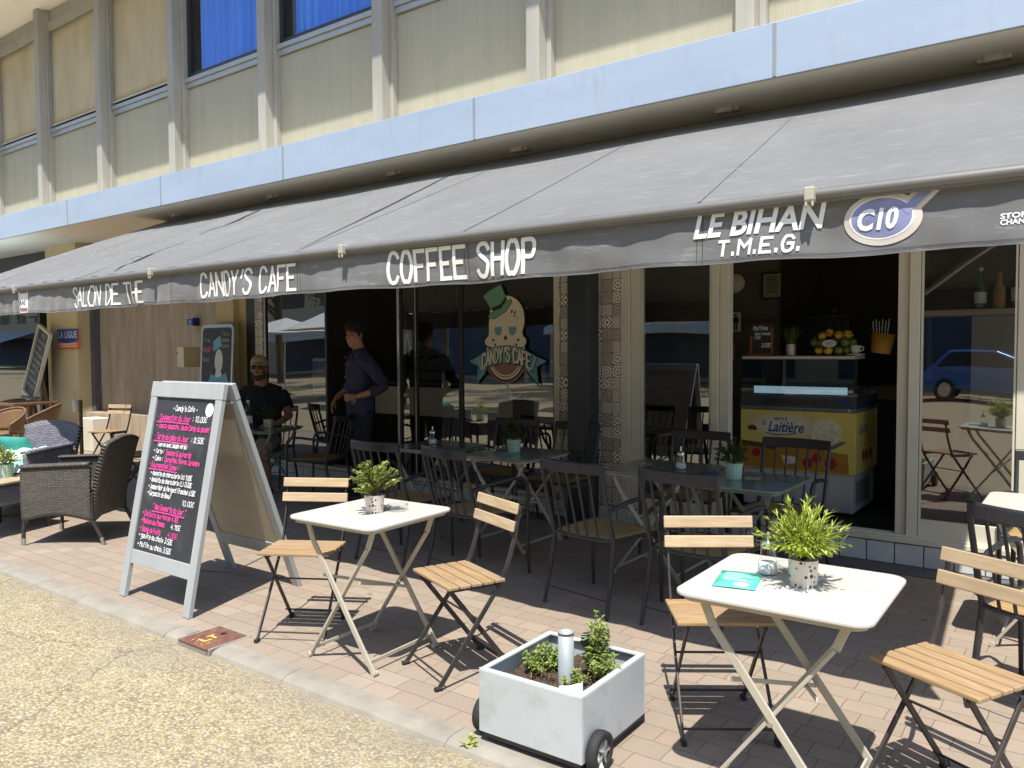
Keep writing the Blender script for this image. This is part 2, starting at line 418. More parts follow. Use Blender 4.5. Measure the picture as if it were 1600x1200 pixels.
    D['freezer_white'] = M('freezer_white', (0.60, 0.60, 0.64), 0.35, 0, 0.03)
    D['freezer_grey'] = M('freezer_grey', (0.16, 0.18, 0.20), 0.3, 0.2, 0.06)
    D['freezer_dark'] = M('freezer_dark', (0.05, 0.06, 0.075), 0.3)
    D['poster_yellow'] = M('poster_yellow', (0.88, 0.70, 0.17), 0.4, 0, 0.12, 1.6)
    D['poster_pale'] = M('poster_pale', (0.80, 0.74, 0.50), 0.4)
    D['ink_blue'] = M('ink_blue', (0.03, 0.05, 0.34), 0.5)
    D['icecream'] = M('icecream', (0.88, 0.80, 0.58), 0.7, 0, 0.22, 26, 0.6, 40)
    D['raspberry'] = M('raspberry', (0.42, 0.02, 0.035), 0.4, 0, 0.4, 60)
    D['brown'] = M('brown', (0.14, 0.055, 0.025), 0.6, 0, 0.25, 10)
    D['wood_red'] = M('wood_red', (0.30, 0.09, 0.035), 0.5, 0, 0.2, 20)
    D['lemon'] = M('lemon', (0.72, 0.46, 0.04), 0.5, 0, 0.12, 12)
    D['lime'] = M('lime', (0.17, 0.26, 0.03), 0.5, 0, 0.2, 12)
    D['mustard'] = M('mustard', (0.50, 0.24, 0.03), 0.5)
    D['paper'] = M('paper', (0.70, 0.69, 0.64), 0.8, 0, 0.03)
    D['ink'] = M('ink', (0.02, 0.02, 0.022), 0.8)
    D['bottle_green'] = M('bottle_green', (0.015, 0.10, 0.02), 0.12, 0, 0.1, spec=0.8)
    D['bottle_dark'] = M('bottle_dark', (0.010, 0.022, 0.012), 0.12, 0, 0.1, spec=0.8)
    D['bottle_gold'] = M('bottle_gold', (0.36, 0.25, 0.10), 0.3)
    D['dark_drink'] = M('dark_drink', (0.03, 0.008, 0.005), 0.1)
    D['sky_awning'] = M('sky_awning', (0.50, 0.60, 0.66), 0.8, 0, 0.04)
    D['old_wood'] = M('old_wood', (0.15, 0.085, 0.04), 0.6, 0, 0.25, 14, 0.1, 60, (1, 1, 0.3))
    D['cane'] = M('cane', (0.19, 0.11, 0.05), 0.55, 0, 0.2, 30, 0.2, 120)
    D['red_brown'] = M('red_brown', (0.20, 0.035, 0.018), 0.6, 0, 0.12, 4)
    D['decal_cream'] = M('decal_cream', (0.76, 0.67, 0.47), 0.6, 0, 0.03)
    D['decal_green'] = M('decal_green', (0.16, 0.36, 0.21), 0.6, 0, 0.05)
    D['decal_blue'] = M('decal_blue', (0.14, 0.34, 0.43), 0.6, 0, 0.08)
    D['decal_brown'] = M('decal_brown', (0.30, 0.15, 0.11), 0.6, 0, 0.05)
    D['c10_rim'] = M('c10_rim', (0.66, 0.60, 0.54), 0.35, 0.2, 0.10, 5)
    D['c10_field'] = M('c10_field', (0.26, 0.28, 0.46), 0.35, 0, 0.35, 6)
    D['stem'] = M('stem', (0.10, 0.09, 0.03), 0.8)
    D['trunk'] = M('trunk', (0.12, 0.085, 0.055), 0.9, 0, 0.3, 9, 0.6, 30)
    D['car_blue'] = M('car_blue', (0.05, 0.13, 0.36), 0.22, 0.3, 0.05, spec=0.8)
    D['plaza_wall'] = M('plaza_wall', (0.52, 0.46, 0.34), 0.85, 0, 0.08, 1)
    D['parasol'] = M('parasol', (0.66, 0.68, 0.66), 0.85, 0, 0.04)
    D['navy_awning'] = M('navy_awning', (0.06, 0.08, 0.13), 0.8)

    def leaf(name, a, b, c):
        t = NT(name); g = t.n('ShaderNodeNewGeometry')
        col = t.ramp(g.outputs['Random Per Island'], [(0.0, a), (0.55, b), (1.0, c)])
        t.col(col); t.rough(0.5)
        tr = t.n('ShaderNodeBsdfTranslucent'); t.put(tr.inputs[0], col)
        mx = t.n('ShaderNodeMixShader'); mx.inputs[0].default_value = 0.35
        t.t.links.new(t.b.outputs[0], mx.inputs[1]); t.t.links.new(tr.outputs[0], mx.inputs[2]); t.t.links.new(mx.outputs[0], t.out.inputs[0])
        D[name] = t.m
    leaf('leaf_box', (0.16, 0.22, 0.05), (0.33, 0.38, 0.085), (0.60, 0.60, 0.26))
    leaf('leaf_bamboo', (0.22, 0.32, 0.03), (0.42, 0.50, 0.06), (0.66, 0.68, 0.16))
    leaf('leaf_herb', (0.15, 0.23, 0.05), (0.30, 0.40, 0.08), (0.44, 0.48, 0.14))
    leaf('leaf_dry', (0.09, 0.06, 0.035), (0.17, 0.11, 0.06), (0.26, 0.17, 0.10))
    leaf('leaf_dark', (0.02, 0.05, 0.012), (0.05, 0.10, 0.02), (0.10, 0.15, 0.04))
    leaf('leaf_tree', (0.03, 0.065, 0.015), (0.06, 0.12, 0.025), (0.12, 0.18, 0.045))
    leaf('leaf_grass', (0.06, 0.10, 0.012), (0.12, 0.18, 0.025), (0.18, 0.24, 0.04))

    def warp2(t, o):
        ad = t.n('ShaderNodeVectorMath', operation='ADD'); sc = t.n('ShaderNodeVectorMath', operation='SCALE'); t.put(sc.inputs[0], t.noise(o, 4, 5, 0.7, col=True)); sc.inputs['Scale'].default_value = 0.35; t.put(ad.inputs[0], o); t.put(ad.inputs[1], sc.outputs[0]); return ad.outputs[0]
    # exposed-aggregate plaza floor
    t = NT('aggregate'); o = t.obj()
    warp = t.n('ShaderNodeVectorMath', operation='ADD'); t.put(warp.inputs[0], o)
    wn_ = t.n('ShaderNodeVectorMath', operation='SCALE'); t.put(wn_.inputs[0], t.noise(o, 60, 2, col=True)); wn_.inputs['Scale'].default_value = 0.010; t.put(warp.inputs[1], wn_.outputs[0])
    w = warp.outputs[0]
    c1 = t.n('ShaderNodeSeparateColor'); t.put(c1.inputs[0], t.voro(w, 78)); d1 = t.voro(w, 78, 'Distance')
    peb = t.ramp(c1.outputs[0], [(0.0, (0.20, 0.145, 0.075)), (0.22, (0.40, 0.30, 0.135)), (0.45, (0.48, 0.395, 0.215)), (0.65, (0.42, 0.355, 0.225)), (0.84, (0.62, 0.56, 0.41)), (1.0, (0.17, 0.145, 0.115))])
    c2 = t.n('ShaderNodeSeparateColor'); t.put(c2.inputs[0], t.voro(w, 190))
    peb = t.mix(0.35, peb, t.ramp(c2.outputs[1], [(0, (0.25, 0.18, 0.09)), (0.6, (0.48, 0.37, 0.19)), (1, (0.66, 0.58, 0.42))]))
    gap = t.rng(d1, 0.45, 0.75)
    col = t.mix(t.math('MULTIPLY', gap, 0.75), peb, (0.17, 0.135, 0.085))
    big = t.noise(o, 1.1, 5, 0.6); col = t.mix(t.rng(big, 0.50, 0.70, 0, 0.5), col, (0.27, 0.24, 0.185))
    mid = t.noise(o, 6, 4, 0.6); col = t.mix(t.rng(mid, 0.45, 0.8, 0.0, 0.3), col, (0.55, 0.46, 0.28))
    col = t.mix(1.0, col, (0.86, 0.865, 0.88), 'MULTIPLY'); st = t.noise(o, 3.1, 6, 0.7); col = t.mix(t.rng(st, 0.60, 0.68, 0, 0.30), col, (0.20, 0.175, 0.13))
    ck = t.n('ShaderNodeTexVoronoi', feature='DISTANCE_TO_EDGE'); t.put(ck.inputs['Vector'], warp2(t, o)); ck.inputs['Scale'].default_value = 0.55; col = t.mix(t.rng(ck.outputs[0], 0.0, 0.006, 0.75, 0.0), col, (0.10, 0.085, 0.06))
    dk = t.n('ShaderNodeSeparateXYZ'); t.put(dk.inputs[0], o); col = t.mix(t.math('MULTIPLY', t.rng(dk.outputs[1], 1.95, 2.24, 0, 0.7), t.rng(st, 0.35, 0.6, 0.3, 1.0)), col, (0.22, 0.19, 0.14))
    t.col(col); t.rough(0.85)
    h = t.math('SUBTRACT', t.rng(d1, 0.0, 0.8, 1, 0), t.math('MULTIPLY', t.noise(o, 300, 2), 0.3)); t.bump(h, 0.75, 0.007); D['aggregate'] = t.m

    # terrace pavers
    t = NT('pavers'); o = t.obj()
    br = t.n('ShaderNodeTexBrick'); wv = t.n('ShaderNodeVectorMath', operation='ADD')
    sc_ = t.n('ShaderNodeVectorMath', operation='SCALE'); t.put(sc_.inputs[0], t.noise(o, 14, 2, col=True)); sc_.inputs['Scale'].default_value = 0.010
    t.put(wv.inputs[0], o); t.put(wv.inputs[1], sc_.outputs[0]); t.put(br.inputs['Vector'], wv.outputs[0])
    br.offset = 0.5; br.squash = 1.35; br.squash_frequency = 3
    for k, v in (('Scale', 1.0), ('Brick Width', 0.168), ('Row Height', 0.118), ('Mortar Size', 0.0024), ('Mortar Smooth', 0.3), ('Bias', 0.0)): br.inputs[k].default_value = v
    br.inputs['Color1'].default_value = (0.0, 0, 0, 1); br.inputs['Color2'].default_value = (1, 1, 1, 1); br.inputs['Mortar'].default_value = (0.5, 0.5, 0.5, 1)
    base = t.ramp(br.outputs['Color'], [(0.0, (0.27, 0.215, 0.16)), (0.35, (0.30, 0.245, 0.185)), (0.6, (0.295, 0.225, 0.17)), (0.85, (0.335, 0.275, 0.21)), (1.0, (0.325, 0.24, 0.185))])
    base = t.mix(t.rng(t.noise(o, 150, 4, 0.7), 0.40, 0.62, 0, 0.55), base, (0.225, 0.175, 0.135))
    base = t.mix(t.rng(t.noise(o, 2.2, 5, 0.6), 0.48, 0.75, 0, 0.5), base, (0.26, 0.20, 0.15))
    base = t.mix(t.rng(t.noise(o, 25, 3, 0.6), 0.62, 0.75, 0, 0.35), base, (0.18, 0.14, 0.11))
    gm = t.voro(o, 2.6, 'Distance'); base = t.mix(t.rng(gm, 0.055, 0.04, 0, 0.6), base, (0.10, 0.085, 0.07))
    base = t.mix(t.rng(t.noise(o, 0.9, 6, 0.7), 0.50, 0.66, 0, 0.38), base, (0.215, 0.175, 0.14))
    col = t.mix(br.outputs['Fac'], base, (0.15, 0.115, 0.085)); t.col(col); t.rough(0.85)
    t.bump(t.math('ADD', t.math('MULTIPLY', br.outputs['Fac'], -1.0), t.math('MULTIPLY', t.noise(o, 220, 3), 0.35)), 0.5, 0.004); D['pavers'] = t.m

    # cement tiles with printed ornament
    t = NT('cement_tile'); o = t.obj(); sp = t.n('ShaderNodeSeparateXYZ'); t.put(sp.inputs[0], o)
    S = 0.105
    X = t.math('DIVIDE', sp.outputs[0], S); Z = t.math('DIVIDE', sp.outputs[2], S)
    ix = t.math('FLOOR', X); iz = t.math('FLOOR', Z)
    fx = t.math('SUBTRACT', t.math('SUBTRACT', X, ix), 0.5); fz = t.math('SUBTRACT', t.math('SUBTRACT', Z, iz), 0.5)
    cv = t.n('ShaderNodeCombineXYZ'); t.put(cv.inputs[0], ix); t.put(cv.inputs[1], iz)
    wh = t.n('ShaderNodeTexWhiteNoise'); t.put(wh.inputs[0], cv.outputs[0]); hs = wh.outputs['Value']
    sh = t.n('ShaderNodeSeparateColor'); t.put(sh.inputs[0], wh.outputs['Color'])
    rad = t.math('SQRT', t.math('ADD', t.math('MULTIPLY', fx, fx), t.math('MULTIPLY', fz, fz))); ang = t.math('ARCTAN2', fz, fx)
    nfold = t.math('MULTIPLY', t.math('ROUND', t.math('MULTIPLY_ADD', sh.outputs[0], 2.0, 1.0)), 4.0)
    pet = t.math('SINE', t.math('MULTIPLY', ang, nfold))
    rings = t.math('SINE', t.math('ADD', t.math('MULTIPLY', rad, t.math('MULTIPLY_ADD', sh.outputs[1], 24.0, 20.0)), t.math('MULTIPLY', pet, t.math('MULTIPLY_ADD', hs, 1.6, 0.4))))
    ax = t.math('ABSOLUTE', fx); az = t.math('ABSOLUTE', fz)
    dia = t.math('SINE', t.math('MULTIPLY', t.math('ADD', ax, az), t.math('MULTIPLY_ADD', sh.outputs[2], 22.0, 14.0)))
    cross = t.math('SINE', t.math('MULTIPLY', t.math('SUBTRACT', ax, az), 26.0))
    pick = t.math('GREATER_THAN', hs, 0.42); pick2 = t.math('GREATER_THAN', hs, 0.78)
    pa = t.math('ADD', t.math('MULTIPLY', rings, pick), t.math('MULTIPLY', dia, t.math('SUBTRACT', 1.0, pick)))
    pa = t.math('ADD', t.math('MULTIPLY', pa, t.math('SUBTRACT', 1.0, pick2)), t.math('MULTIPLY', t.math('MAXIMUM', cross, rings), pick2))
    on = t.rng(pa, 0.05, 0.35)
    edge = t.rng(t.math('MAXIMUM', ax, az), 0.465, 0.485)
    col = t.mix(on, (0.90, 0.83, 0.73), (0.17, 0.13, 0.105)); col = t.mix(edge, col, (0.10, 0.075, 0.055)); t.col(col); t.rough(0.4); D['cement_tile'] = t.m

    # acacia slats: grain along local X
    def wood(name, a, b, c, sc):
        t = NT(name); o = t.obj(); g = t.n('ShaderNodeNewGeometry')
        off = t.n('ShaderNodeVectorMath', operation='SCALE'); t.put(off.inputs[0], (3.1, 7.3, 5.7)); t.put(off.inputs['Scale'], g.outputs['Random Per Island'])
        oi = t.n('ShaderNodeObjectInfo'); off2 = t.n('ShaderNodeVectorMath', operation='SCALE'); t.put(off2.inputs[0], (13.1, 17.3, 5.7)); t.put(off2.inputs['Scale'], oi.outputs['Random'])
        ad = t.n('ShaderNodeVectorMath', operation='ADD'); t.put(ad.inputs[0], o); t.put(ad.inputs[1], off.outputs[0])
        ad2 = t.n('ShaderNodeVectorMath', operation='ADD'); t.put(ad2.inputs[0], ad.outputs[0]); t.put(ad2.inputs[1], off2.outputs[0])
        v = t.mapping(ad2.outputs[0], sc); f = t.noise(v, 6.0, 6, 0.62)
        v2 = t.mapping(ad2.outputs[0], (sc[0]*.4, sc[1]*.35, sc[2]*.35)); f2 = t.noise(v2, 3.0, 3)
        col = t.ramp(f, [(0.25, a), (0.5, b), (0.72, c)])
        col = t.mix(t.rng(f2, 0.35, 0.7, 0, 0.6), col, tuple(x*0.62 for x in b)); col = t.mix(t.math('MULTIPLY', g.outputs['Random Per Island'], 0.30), col, tuple(x*0.55 for x in b)); col = t.mix(t.math('MULTIPLY', oi.outputs['Random'], 0.35), col, tuple(0.5*x+0.12 for x in b)); t.col(col)
        t.rough(0.5); t.bump(f, 0.12, 0.002); D[name] = t.m
    wood('slat_wood', (0.23, 0.13, 0.055), (0.39, 0.25, 0.12), (0.52, 0.37, 0.20), (1.2, 16, 16))
    wood('slat_pale', (0.33, 0.22, 0.115), (0.51, 0.37, 0.215), (0.63, 0.49, 0.31), (1.2, 12, 12))

    # travertine cladding
    t = NT('travertine'); o = t.obj(); v = t.mapping(o, (3.2, 3.2, 0.45)); f = t.noise(v, 2.4, 8, 0.70); g = t.noise(t.mapping(o, (16, 16, 0.8)), 2.0, 5, 0.7)
    col = t.ramp(f, [(0.25, (0.23, 0.17, 0.11)), (0.45, (0.33, 0.26, 0.175)), (0.6, (0.40, 0.325, 0.23)), (0.78, (0.47, 0.39, 0.285))])
    col = t.mix(t.rng(g, 0.57, 0.75, 0, 0.5), col, (0.16, 0.115, 0.07)); t.col(col); t.rough(0.6); t.bump(g, 0.15, 0.004); D['travertine'] = t.m

    # fabric of the awning, dusty, streaked along its fall
    def fabric(name, a, dust, amt):
        t = NT(name); o = t.obj()
        f = t.noise(t.mapping(o, (1.2, 0.5, 0.5)), 1.6, 6, 0.6); s = t.noise(t.mapping(o, (2.2, 14, 14), rot=(0, 0, 0.5)), 2.4, 7, 0.72)
        wv = t.noise(o, 900, 2); col = t.mix(t.rng(f, 0.3, 0.7, 0, amt), a, dust); col = t.mix(t.rng(s, 0.55, 0.72, 0, 0.75*amt), col, tuple(min(1, x*2.2) for x in dust))
        sp = t.voro(o, 9, 'Distance'); col = t.mix(t.rng(sp, 0.028, 0.016, 0, 0.5), col, (0.5, 0.5, 0.48))
        t.col(col); t.rough(0.85); t.b.inputs['Sheen Weight'].default_value = 0.15; t.bump(t.math('ADD', t.math('MULTIPLY', f, 3.0), t.math('MULTIPLY', wv, 0.15)), 0.25, 0.012); D[name] = t.m
    fabric('awning', (0.125, 0.123, 0.120), (0.165, 0.162, 0.154), 0.75); fabric('valance', (0.13, 0.13, 0.132), (0.175, 0.175, 0.175), 0.6)

    # spandrel panel: fine vertical ribs, rain stains
    t = NT('panel'); o = t.obj(); f = t.noise(t.mapping(o, (7, 7, 0.3)), 2.2, 6, 0.62); g = t.noise(o, 1.2, 4)
    rib = t.math('SINE', t.math('MULTIPLY', t.n('ShaderNodeSeparateXYZ').outputs[0], 1.0))
    sx = t.n('ShaderNodeSeparateXYZ'); t.put(sx.inputs[0], o); rib = t.math('SINE', t.math('MULTIPLY', sx.outputs[0], 330.0))
    col = t.ramp(f, [(0.25, (0.37, 0.355, 0.265)), (0.5, (0.415, 0.395, 0.295)), (0.75, (0.45, 0.425, 0.31))]); col = t.mix(t.rng(g, 0.4, 0.75, 0, 0.4), col, (0.32, 0.325, 0.27))
    col = t.mix(t.rng(rib, 0.2, 1.0, 0, 0.10), col, (0.22, 0.21, 0.16)); t.col(col); t.rough(0.7); t.bump(rib, 0.25, 0.003); D['panel'] = t.m
    # roller blind
    t = NT('blind'); o = t.obj(); sx = t.n('ShaderNodeSeparateXYZ'); t.put(sx.inputs[0], o); ln = t.math('SINE', t.math('MULTIPLY', sx.outputs[2], 420.0)); f = t.noise(t.mapping(o, (2, 2, 0.7)), 1.6, 5)
    col = t.ramp(f, [(0.3, (0.44, 0.365, 0.225)), (0.7, (0.58, 0.49, 0.31))]); col = t.mix(t.rng(ln, 0, 1, 0, 0.12), col, (0.2, 0.15, 0.08)); t.col(col); t.rough(0.8); D['blind'] = t.m
    # fascia: brushed pale-blue sheet
    t = NT('fascia'); o = t.obj(); f = t.noise(t.mapping(o, (0.5, 0.5, 2)), 1.5, 5, 0.6); g = t.noise(t.mapping(o, (4, 4, 0.8)), 3, 6, 0.7)
    col = t.ramp(f, [(0.3, (0.40, 0.48, 0.585)), (0.7, (0.47, 0.55, 0.64))]); col = t.mix(t.rng(g, 0.56, 0.74, 0, 0.5), col, (0.36, 0.37, 0.37)); t.col(col); t.rough(0.42); t.b.inputs['Metallic'].default_value = 0.25; D['fascia'] = t.m
    # blue curtain
    t = NT('curtain'); o = t.obj(); f = t.noise(t.mapping(o, (6, 6, 0.3)), 2, 4); t.col(t.ramp(f, [(0.3, (0.03, 0.20, 0.85)), (0.7, (0.07, 0.33, 0.95))])); t.rough(0.8); D['curtain'] = t.m

    def weave(name, a, b, bw, rh, bump=0.8):
        t = NT(name); u = t.uv(); br = t.n('ShaderNodeTexBrick'); t.put(br.inputs['Vector'], u); br.offset = 0.5
        for k, v in (('Scale', 1.0), ('Brick Width', bw), ('Row Height', rh), ('Mortar Size', rh*0.16), ('Mortar Smooth', 0.8)): br.inputs[k].default_value = v
        br.inputs['Color1'].default_value = (*a, 1); br.inputs['Color2'].default_value = (*b, 1); br.inputs['Mortar'].default_value = (0.008, 0.007, 0.006, 1)
        t.col(br.outputs['Color']); t.rough(0.42); t.bump(t.math('MULTIPLY', br.outputs['Fac'], -1.0), bump, 0.006); D[name] = t.m
    weave('wicker', (0.13, 0.115, 0.095), (0.085, 0.078, 0.068), 0.042, 0.0145)
    weave('wicker_light', (0.25, 0.24, 0.28), (0.17, 0.165, 0.20), 0.045, 0.016)
    t = NT('cord'); o = t.obj(); sx = t.n('ShaderNodeSeparateXYZ'); t.put(sx.inputs[0], o)
    ax = t.math('ABSOLUTE', sx.outputs[0]); ay = t.math('ABSOLUTE', sx.outputs[1])
    sel = t.math('GREATER_THAN', ax, ay)
    wv = t.math('SINE', t.math('MULTIPLY', t.math('ADD', t.math('MULTIPLY', sel, sx.outputs[0]), t.math('MULTIPLY', t.math('SUBTRACT', 1.0, sel), sx.outputs[1])), 900.0))
    col = t.mix(t.rng(wv, -1, 1), (0.24, 0.145, 0.055), (0.50, 0.33, 0.14)); t.col(col); t.rough(0.7); t.bump(wv, 0.5, 0.003); D['cord'] = t.m

    def glass(name, tint, f0, rough=0.0):
        t = NT(name); t.t.nodes.remove(t.b)
        tr = t.n('ShaderNodeBsdfTransparent'); tr.inputs[0].default_value = (*tint, 1); gl = t.n('ShaderNodeBsdfGlossy'); gl.inputs['Roughness'].default_value = rough; gl.inputs[0].default_value = (1, 1, 1, 1)
        g = t.n('ShaderNodeNewGeometry'); dt = t.n('ShaderNodeVectorMath', operation='DOT_PRODUCT'); t.put(dt.inputs[0], g.outputs['Normal']); t.put(dt.inputs[1], g.outputs['Incoming'])
        c = t.math('ABSOLUTE', dt.outputs['Value']); sch = t.math('MULTIPLY_ADD', t.math('POWER', t.math('SUBTRACT', 1.0, c), 5.0), 1.0-f0, f0)
        mx = t.n('ShaderNodeMixShader'); t.put(mx.inputs[0], sch)
        t.t.links.new(tr.outputs[0], mx.inputs[1]); t.t.links.new(gl.outputs[0], mx.inputs[2]); t.t.links.new(mx.outputs[0], t.out.inputs[0]); D[name] = t.m
    glass('glass', (0.72, 0.75, 0.72), 0.20); glass('upper_glass', (0.93, 0.95, 1.0), 0.06)
    glass('jar', (0.97, 0.98, 0.98), 0.04, 0.02); glass('freezer_glass', (0.74, 0.79, 0.79), 0.07)

    # punched metal pot: dark dots
    t = NT('dotted_pot'); u = t.uv(); sep = t.n('ShaderNodeSeparateColor'); v1 = t.voro(u, 62, 'Distance', rnd=0.75); cc = t.voro(u, 62, 'Color', rnd=0.75); t.put(sep.inputs[0], cc)
    thr = t.math('MULTIPLY_ADD', sep.outputs[0], 0.32, 0.14); dot = t.math('LESS_THAN', v1, thr)
    t.col(t.mix(dot, (0.58, 0.52, 0.46), (0.025, 0.02, 0.018))); t.put(t.b.inputs['Metallic'], t.math('MULTIPLY', t.math('SUBTRACT', 1.0, dot), 0.35)); t.rough(0.35); D['dotted_pot'] = t.m
    t = NT('gingham_pot'); u = t.uv(); sx = t.n('ShaderNodeSeparateXYZ'); t.put(sx.inputs[0], u)
    a = t.math('GREATER_THAN', t.math('SINE', t.math('MULTIPLY', sx.outputs[0], 420.0)), 0); b = t.math('GREATER_THAN', t.math('SINE', t.math('MULTIPLY', sx.outputs[1], 420.0)), 0)
    t.col(t.mix(t.math('MULTIPLY', t.math('ADD', a, b), 0.5), (0.60, 0.66, 0.56), (0.16, 0.40, 0.30))); t.rough(0.5); D['gingham_pot'] = t.m
    # striped throw cushion
    t = NT('throw'); o = t.obj(); f = t.noise(o, 9, 4, 0.6); t.col(t.ramp(f, [(0.40, (0.70, 0.74, 0.70)), (0.50, (0.30, 0.60, 0.52)), (0.56, (0.72, 0.74, 0.70)), (0.64, (0.16, 0.45, 0.36))])); t.rough(0.9); D['throw'] = t.m
    # abstract poster
    t = NT('poster'); o = t.obj(); f = t.noise(o, 7, 5, 0.6); sx = t.n('ShaderNodeSeparateXYZ'); t.put(sx.inputs[0], o); k = t.math('ADD', t.math('MULTIPLY', f, 0.9), t.math('MULTIPLY', sx.outputs[2], -1.4))
    t.col(t.ramp(k, [(0.25, (0.05, 0.17, 0.50)), (0.40, (0.50, 0.30, 0.06)), (0.52, (0.32, 0.10, 0.16)), (0.66, (0.06, 0.04, 0.20))])); t.rough(0.6); D['poster'] = t.m
    t = NT('lamp_strip'); t.b.inputs['Emission Color'].default_value = (0.60, 0.80, 1.0, 1); t.b.inputs['Emission Strength'].default_value = 0.32; t.col((0.5, 0.6, 0.7)); D['lamp_strip'] = t.m
build_materials()

# ------------------------------------------------------------------ setting: ground, terrace, kerb
b = MB(); b.add([(-90, -90, -0.030), (90, -90, -0.030), (90, 40, -0.030), (-90, 40, -0.030)], [(0, 1, 2, 3)])
tag(b.build('ground', 'aggregate'), kind='structure')
b = MB(); b.add([(-30, 2.37, 0), (8, 2.37, 0), (8, 8, 0), (-30, 8, 0)], [(0, 1, 2, 3)])
tag(b.build('terrace_paving', 'pavers'), kind='structure')
b = MB(); rk = random.Random(4)
xk = -30.0
while xk < 8:
    L = 1.0 if not (-4.9 < xk < -3.0) else 1.0
    x1 = xk+L-0.003
    if not (xk < -3.70 and x1 > -3.70):
        segs = [(xk, x1)]
    else: segs = [(xk, -3.86), (-3.56, x1)]
    for (a, c) in segs:
        if c-a < 0.02: continue
        dy = rk.uniform(-0.0015, 0.0015); prof = [(2.238+dy, -0.075), (2.243+dy, -0.030), (2.252+dy, -0.014), (2.272+dy, -0.003), (2.30, 0.002), (2.365, 0.003), (2.365, -0.075)]
        n = len(prof)
        b.add([(a, y, z) for y, z in prof]+[(c, y, z) for y, z in prof], [(i, n+i, n+i+1, i+1) for i in range(n-1)]+[tuple(range(n)), tuple(reversed(range(n, 2*n)))])
    xk += L
tag(b.build('kerb', 'concrete', fixn=True), kind='structure')

# ------------------------------------------------------------------ the office building
BLD = thing('office_building', 'tan office building with blinds and blue curtained windows over a glazed café front', 'building', (0, 6, 0))
def P(mb, name, mat, parent=None, bevel=0, **k):
    o = mb.build(name, mat, parent or BLD, bevel, **k)
    if parent is None: o.matrix_parent_inverse = Matrix.Translation((0, -6, 0))
    return o
PX = [-19.6, -17.68, -15.75, -13.82, -11.88, -9.96, -8.03, -6.11, -4.16, -2.25, -0.32, 1.6, 3.5]
for x in PX:
    b = MB(); b.bx(x+0.01, x+0.15, 5.82, 6.04, 3.58, 6.95); b.bx(x+0.15, x+0.20, 5.93, 6.02, 3.58, 6.95); P(b, 'pillar', 'pillar', bevel=0.006)
for i in range(len(PX)-1):
    x0, x1 = PX[i]+0.203, PX[i+1]-0.002
    b = MB(); b.bx(x0, x1, 6.0, 6.05, 3.56, 4.95); P(b, 'spandrel_panel', 'panel')
    b = MB(); b.bx(x0, x1, 5.965, 6.05, 4.96, 5.02); b.bx(x0, x1, 5.94, 6.05, 5.025, 5.075); b.bx(x0, x1, 5.98, 6.05, 5.08, 5.10); P(b, 'window_sill', 'alu', bevel=0.004)
    b = MB(); b.bx(x0, x1, 5.95, 6.05, 6.62, 6.76); b.bx(x0, x1, 5.985, 6.05, 6.77, 6.95); P(b, 'window_header', 'pillar', bevel=0.004)
    if PX[i] < -9.97:
        b = MB(); b.grid(lambda u, v: (x0+0.03+u*(x1-x0-0.06), 5.99+0.006*math.sin(u*7+i)*math.sin(v*5), 5.15+v*1.47), 12, 12); o = P(b, 'roller_blind', 'blind', solid=0.004)
        b = MB(); b.tube([(x0+0.02, 5.985, 5.14), (x1-0.02, 5.985, 5.14)], 0.014, 8); b.build('blind_bar', 'frame_cream', o)
        b = MB(); b.bx(x0+0.012, x0+0.028, 5.95, 6.05, 5.1, 6.62); b.bx(x1-0.028, x1-0.012, 5.95, 6.05, 5.1, 6.62); b.build('blind_guide', 'alu', o)
    else:
        b = MB(); b.bx(x0, x1, 6.0, 6.05, 5.10, 5.15); b.bx(x0, x1, 6.0, 6.05, 6.55, 6.62); b.bx(x0, x0+0.05, 6.0, 6.05, 5.15, 6.55); b.bx(x1-0.05, x1, 6.0, 6.05, 5.15, 6.55)
        o = P(b, 'window', 'dark_frame', bevel=0.003)
        b = MB(); b.add([(x0+0.05, 6.03, 5.15), (x1-0.05, 6.03, 5.15), (x1-0.05, 6.03, 6.55), (x0+0.05, 6.03, 6.55)], [(0, 1, 2, 3)]); b.build('pane', 'upper_glass', o)
        b = MB(); b.grid(lambda u, v: (x0+0.12+u*(x1-x0-0.14), 6.16+0.028*math.sin(u*74+1.4*math.sin(u*13+i))+0.01*math.sin(u*151), 5.1+v*1.55), 150, 2); b.build('curtain', 'curtain', o)
b = MB(); b.bx(-20, 4.5, 6.5, 6.6, 3.5, 7.2); P(b, 'upper_room_wall', 'interior_beige')
b = MB(); b.bx(-21, 5, 4.85, 9, 6.957, 7.4); P(b, 'upper_soffit', 'soffit')
b = MB(); b.bx(-21, 5, 4.83, 4.848, 6.955, 7.4); P(b, 'upper_fascia', 'fascia')
FJ = [-21, -18.9, -16.4, -13.88, -11.36, -9.0, -6.70, -4.20, -1.72, 0.75, 3.2, 5]
for a, c in zip(FJ[:-1], FJ[1:]):
    b = MB(); b.bx(a+0.005, c-0.005, 5.15, 5.17, 3.235, 3.585); b.bx(a+0.005, c-0.005, 5.17, 5.20, 3.57, 3.585); P(b, 'fascia_panel', 'fascia', bevel=0.003)
for x in FJ[1:-1]: b = MB(); b.bx(x-0.013, x+0.013, 5.147, 5.16, 3.24, 3.58); P(b, 'fascia_joint_cover', 'alu', bevel=0.002)
b = MB(); b.bx(-21, 5, 5.18, 9.6, 3.23, 3.55); P(b, 'soffit', 'soffit')
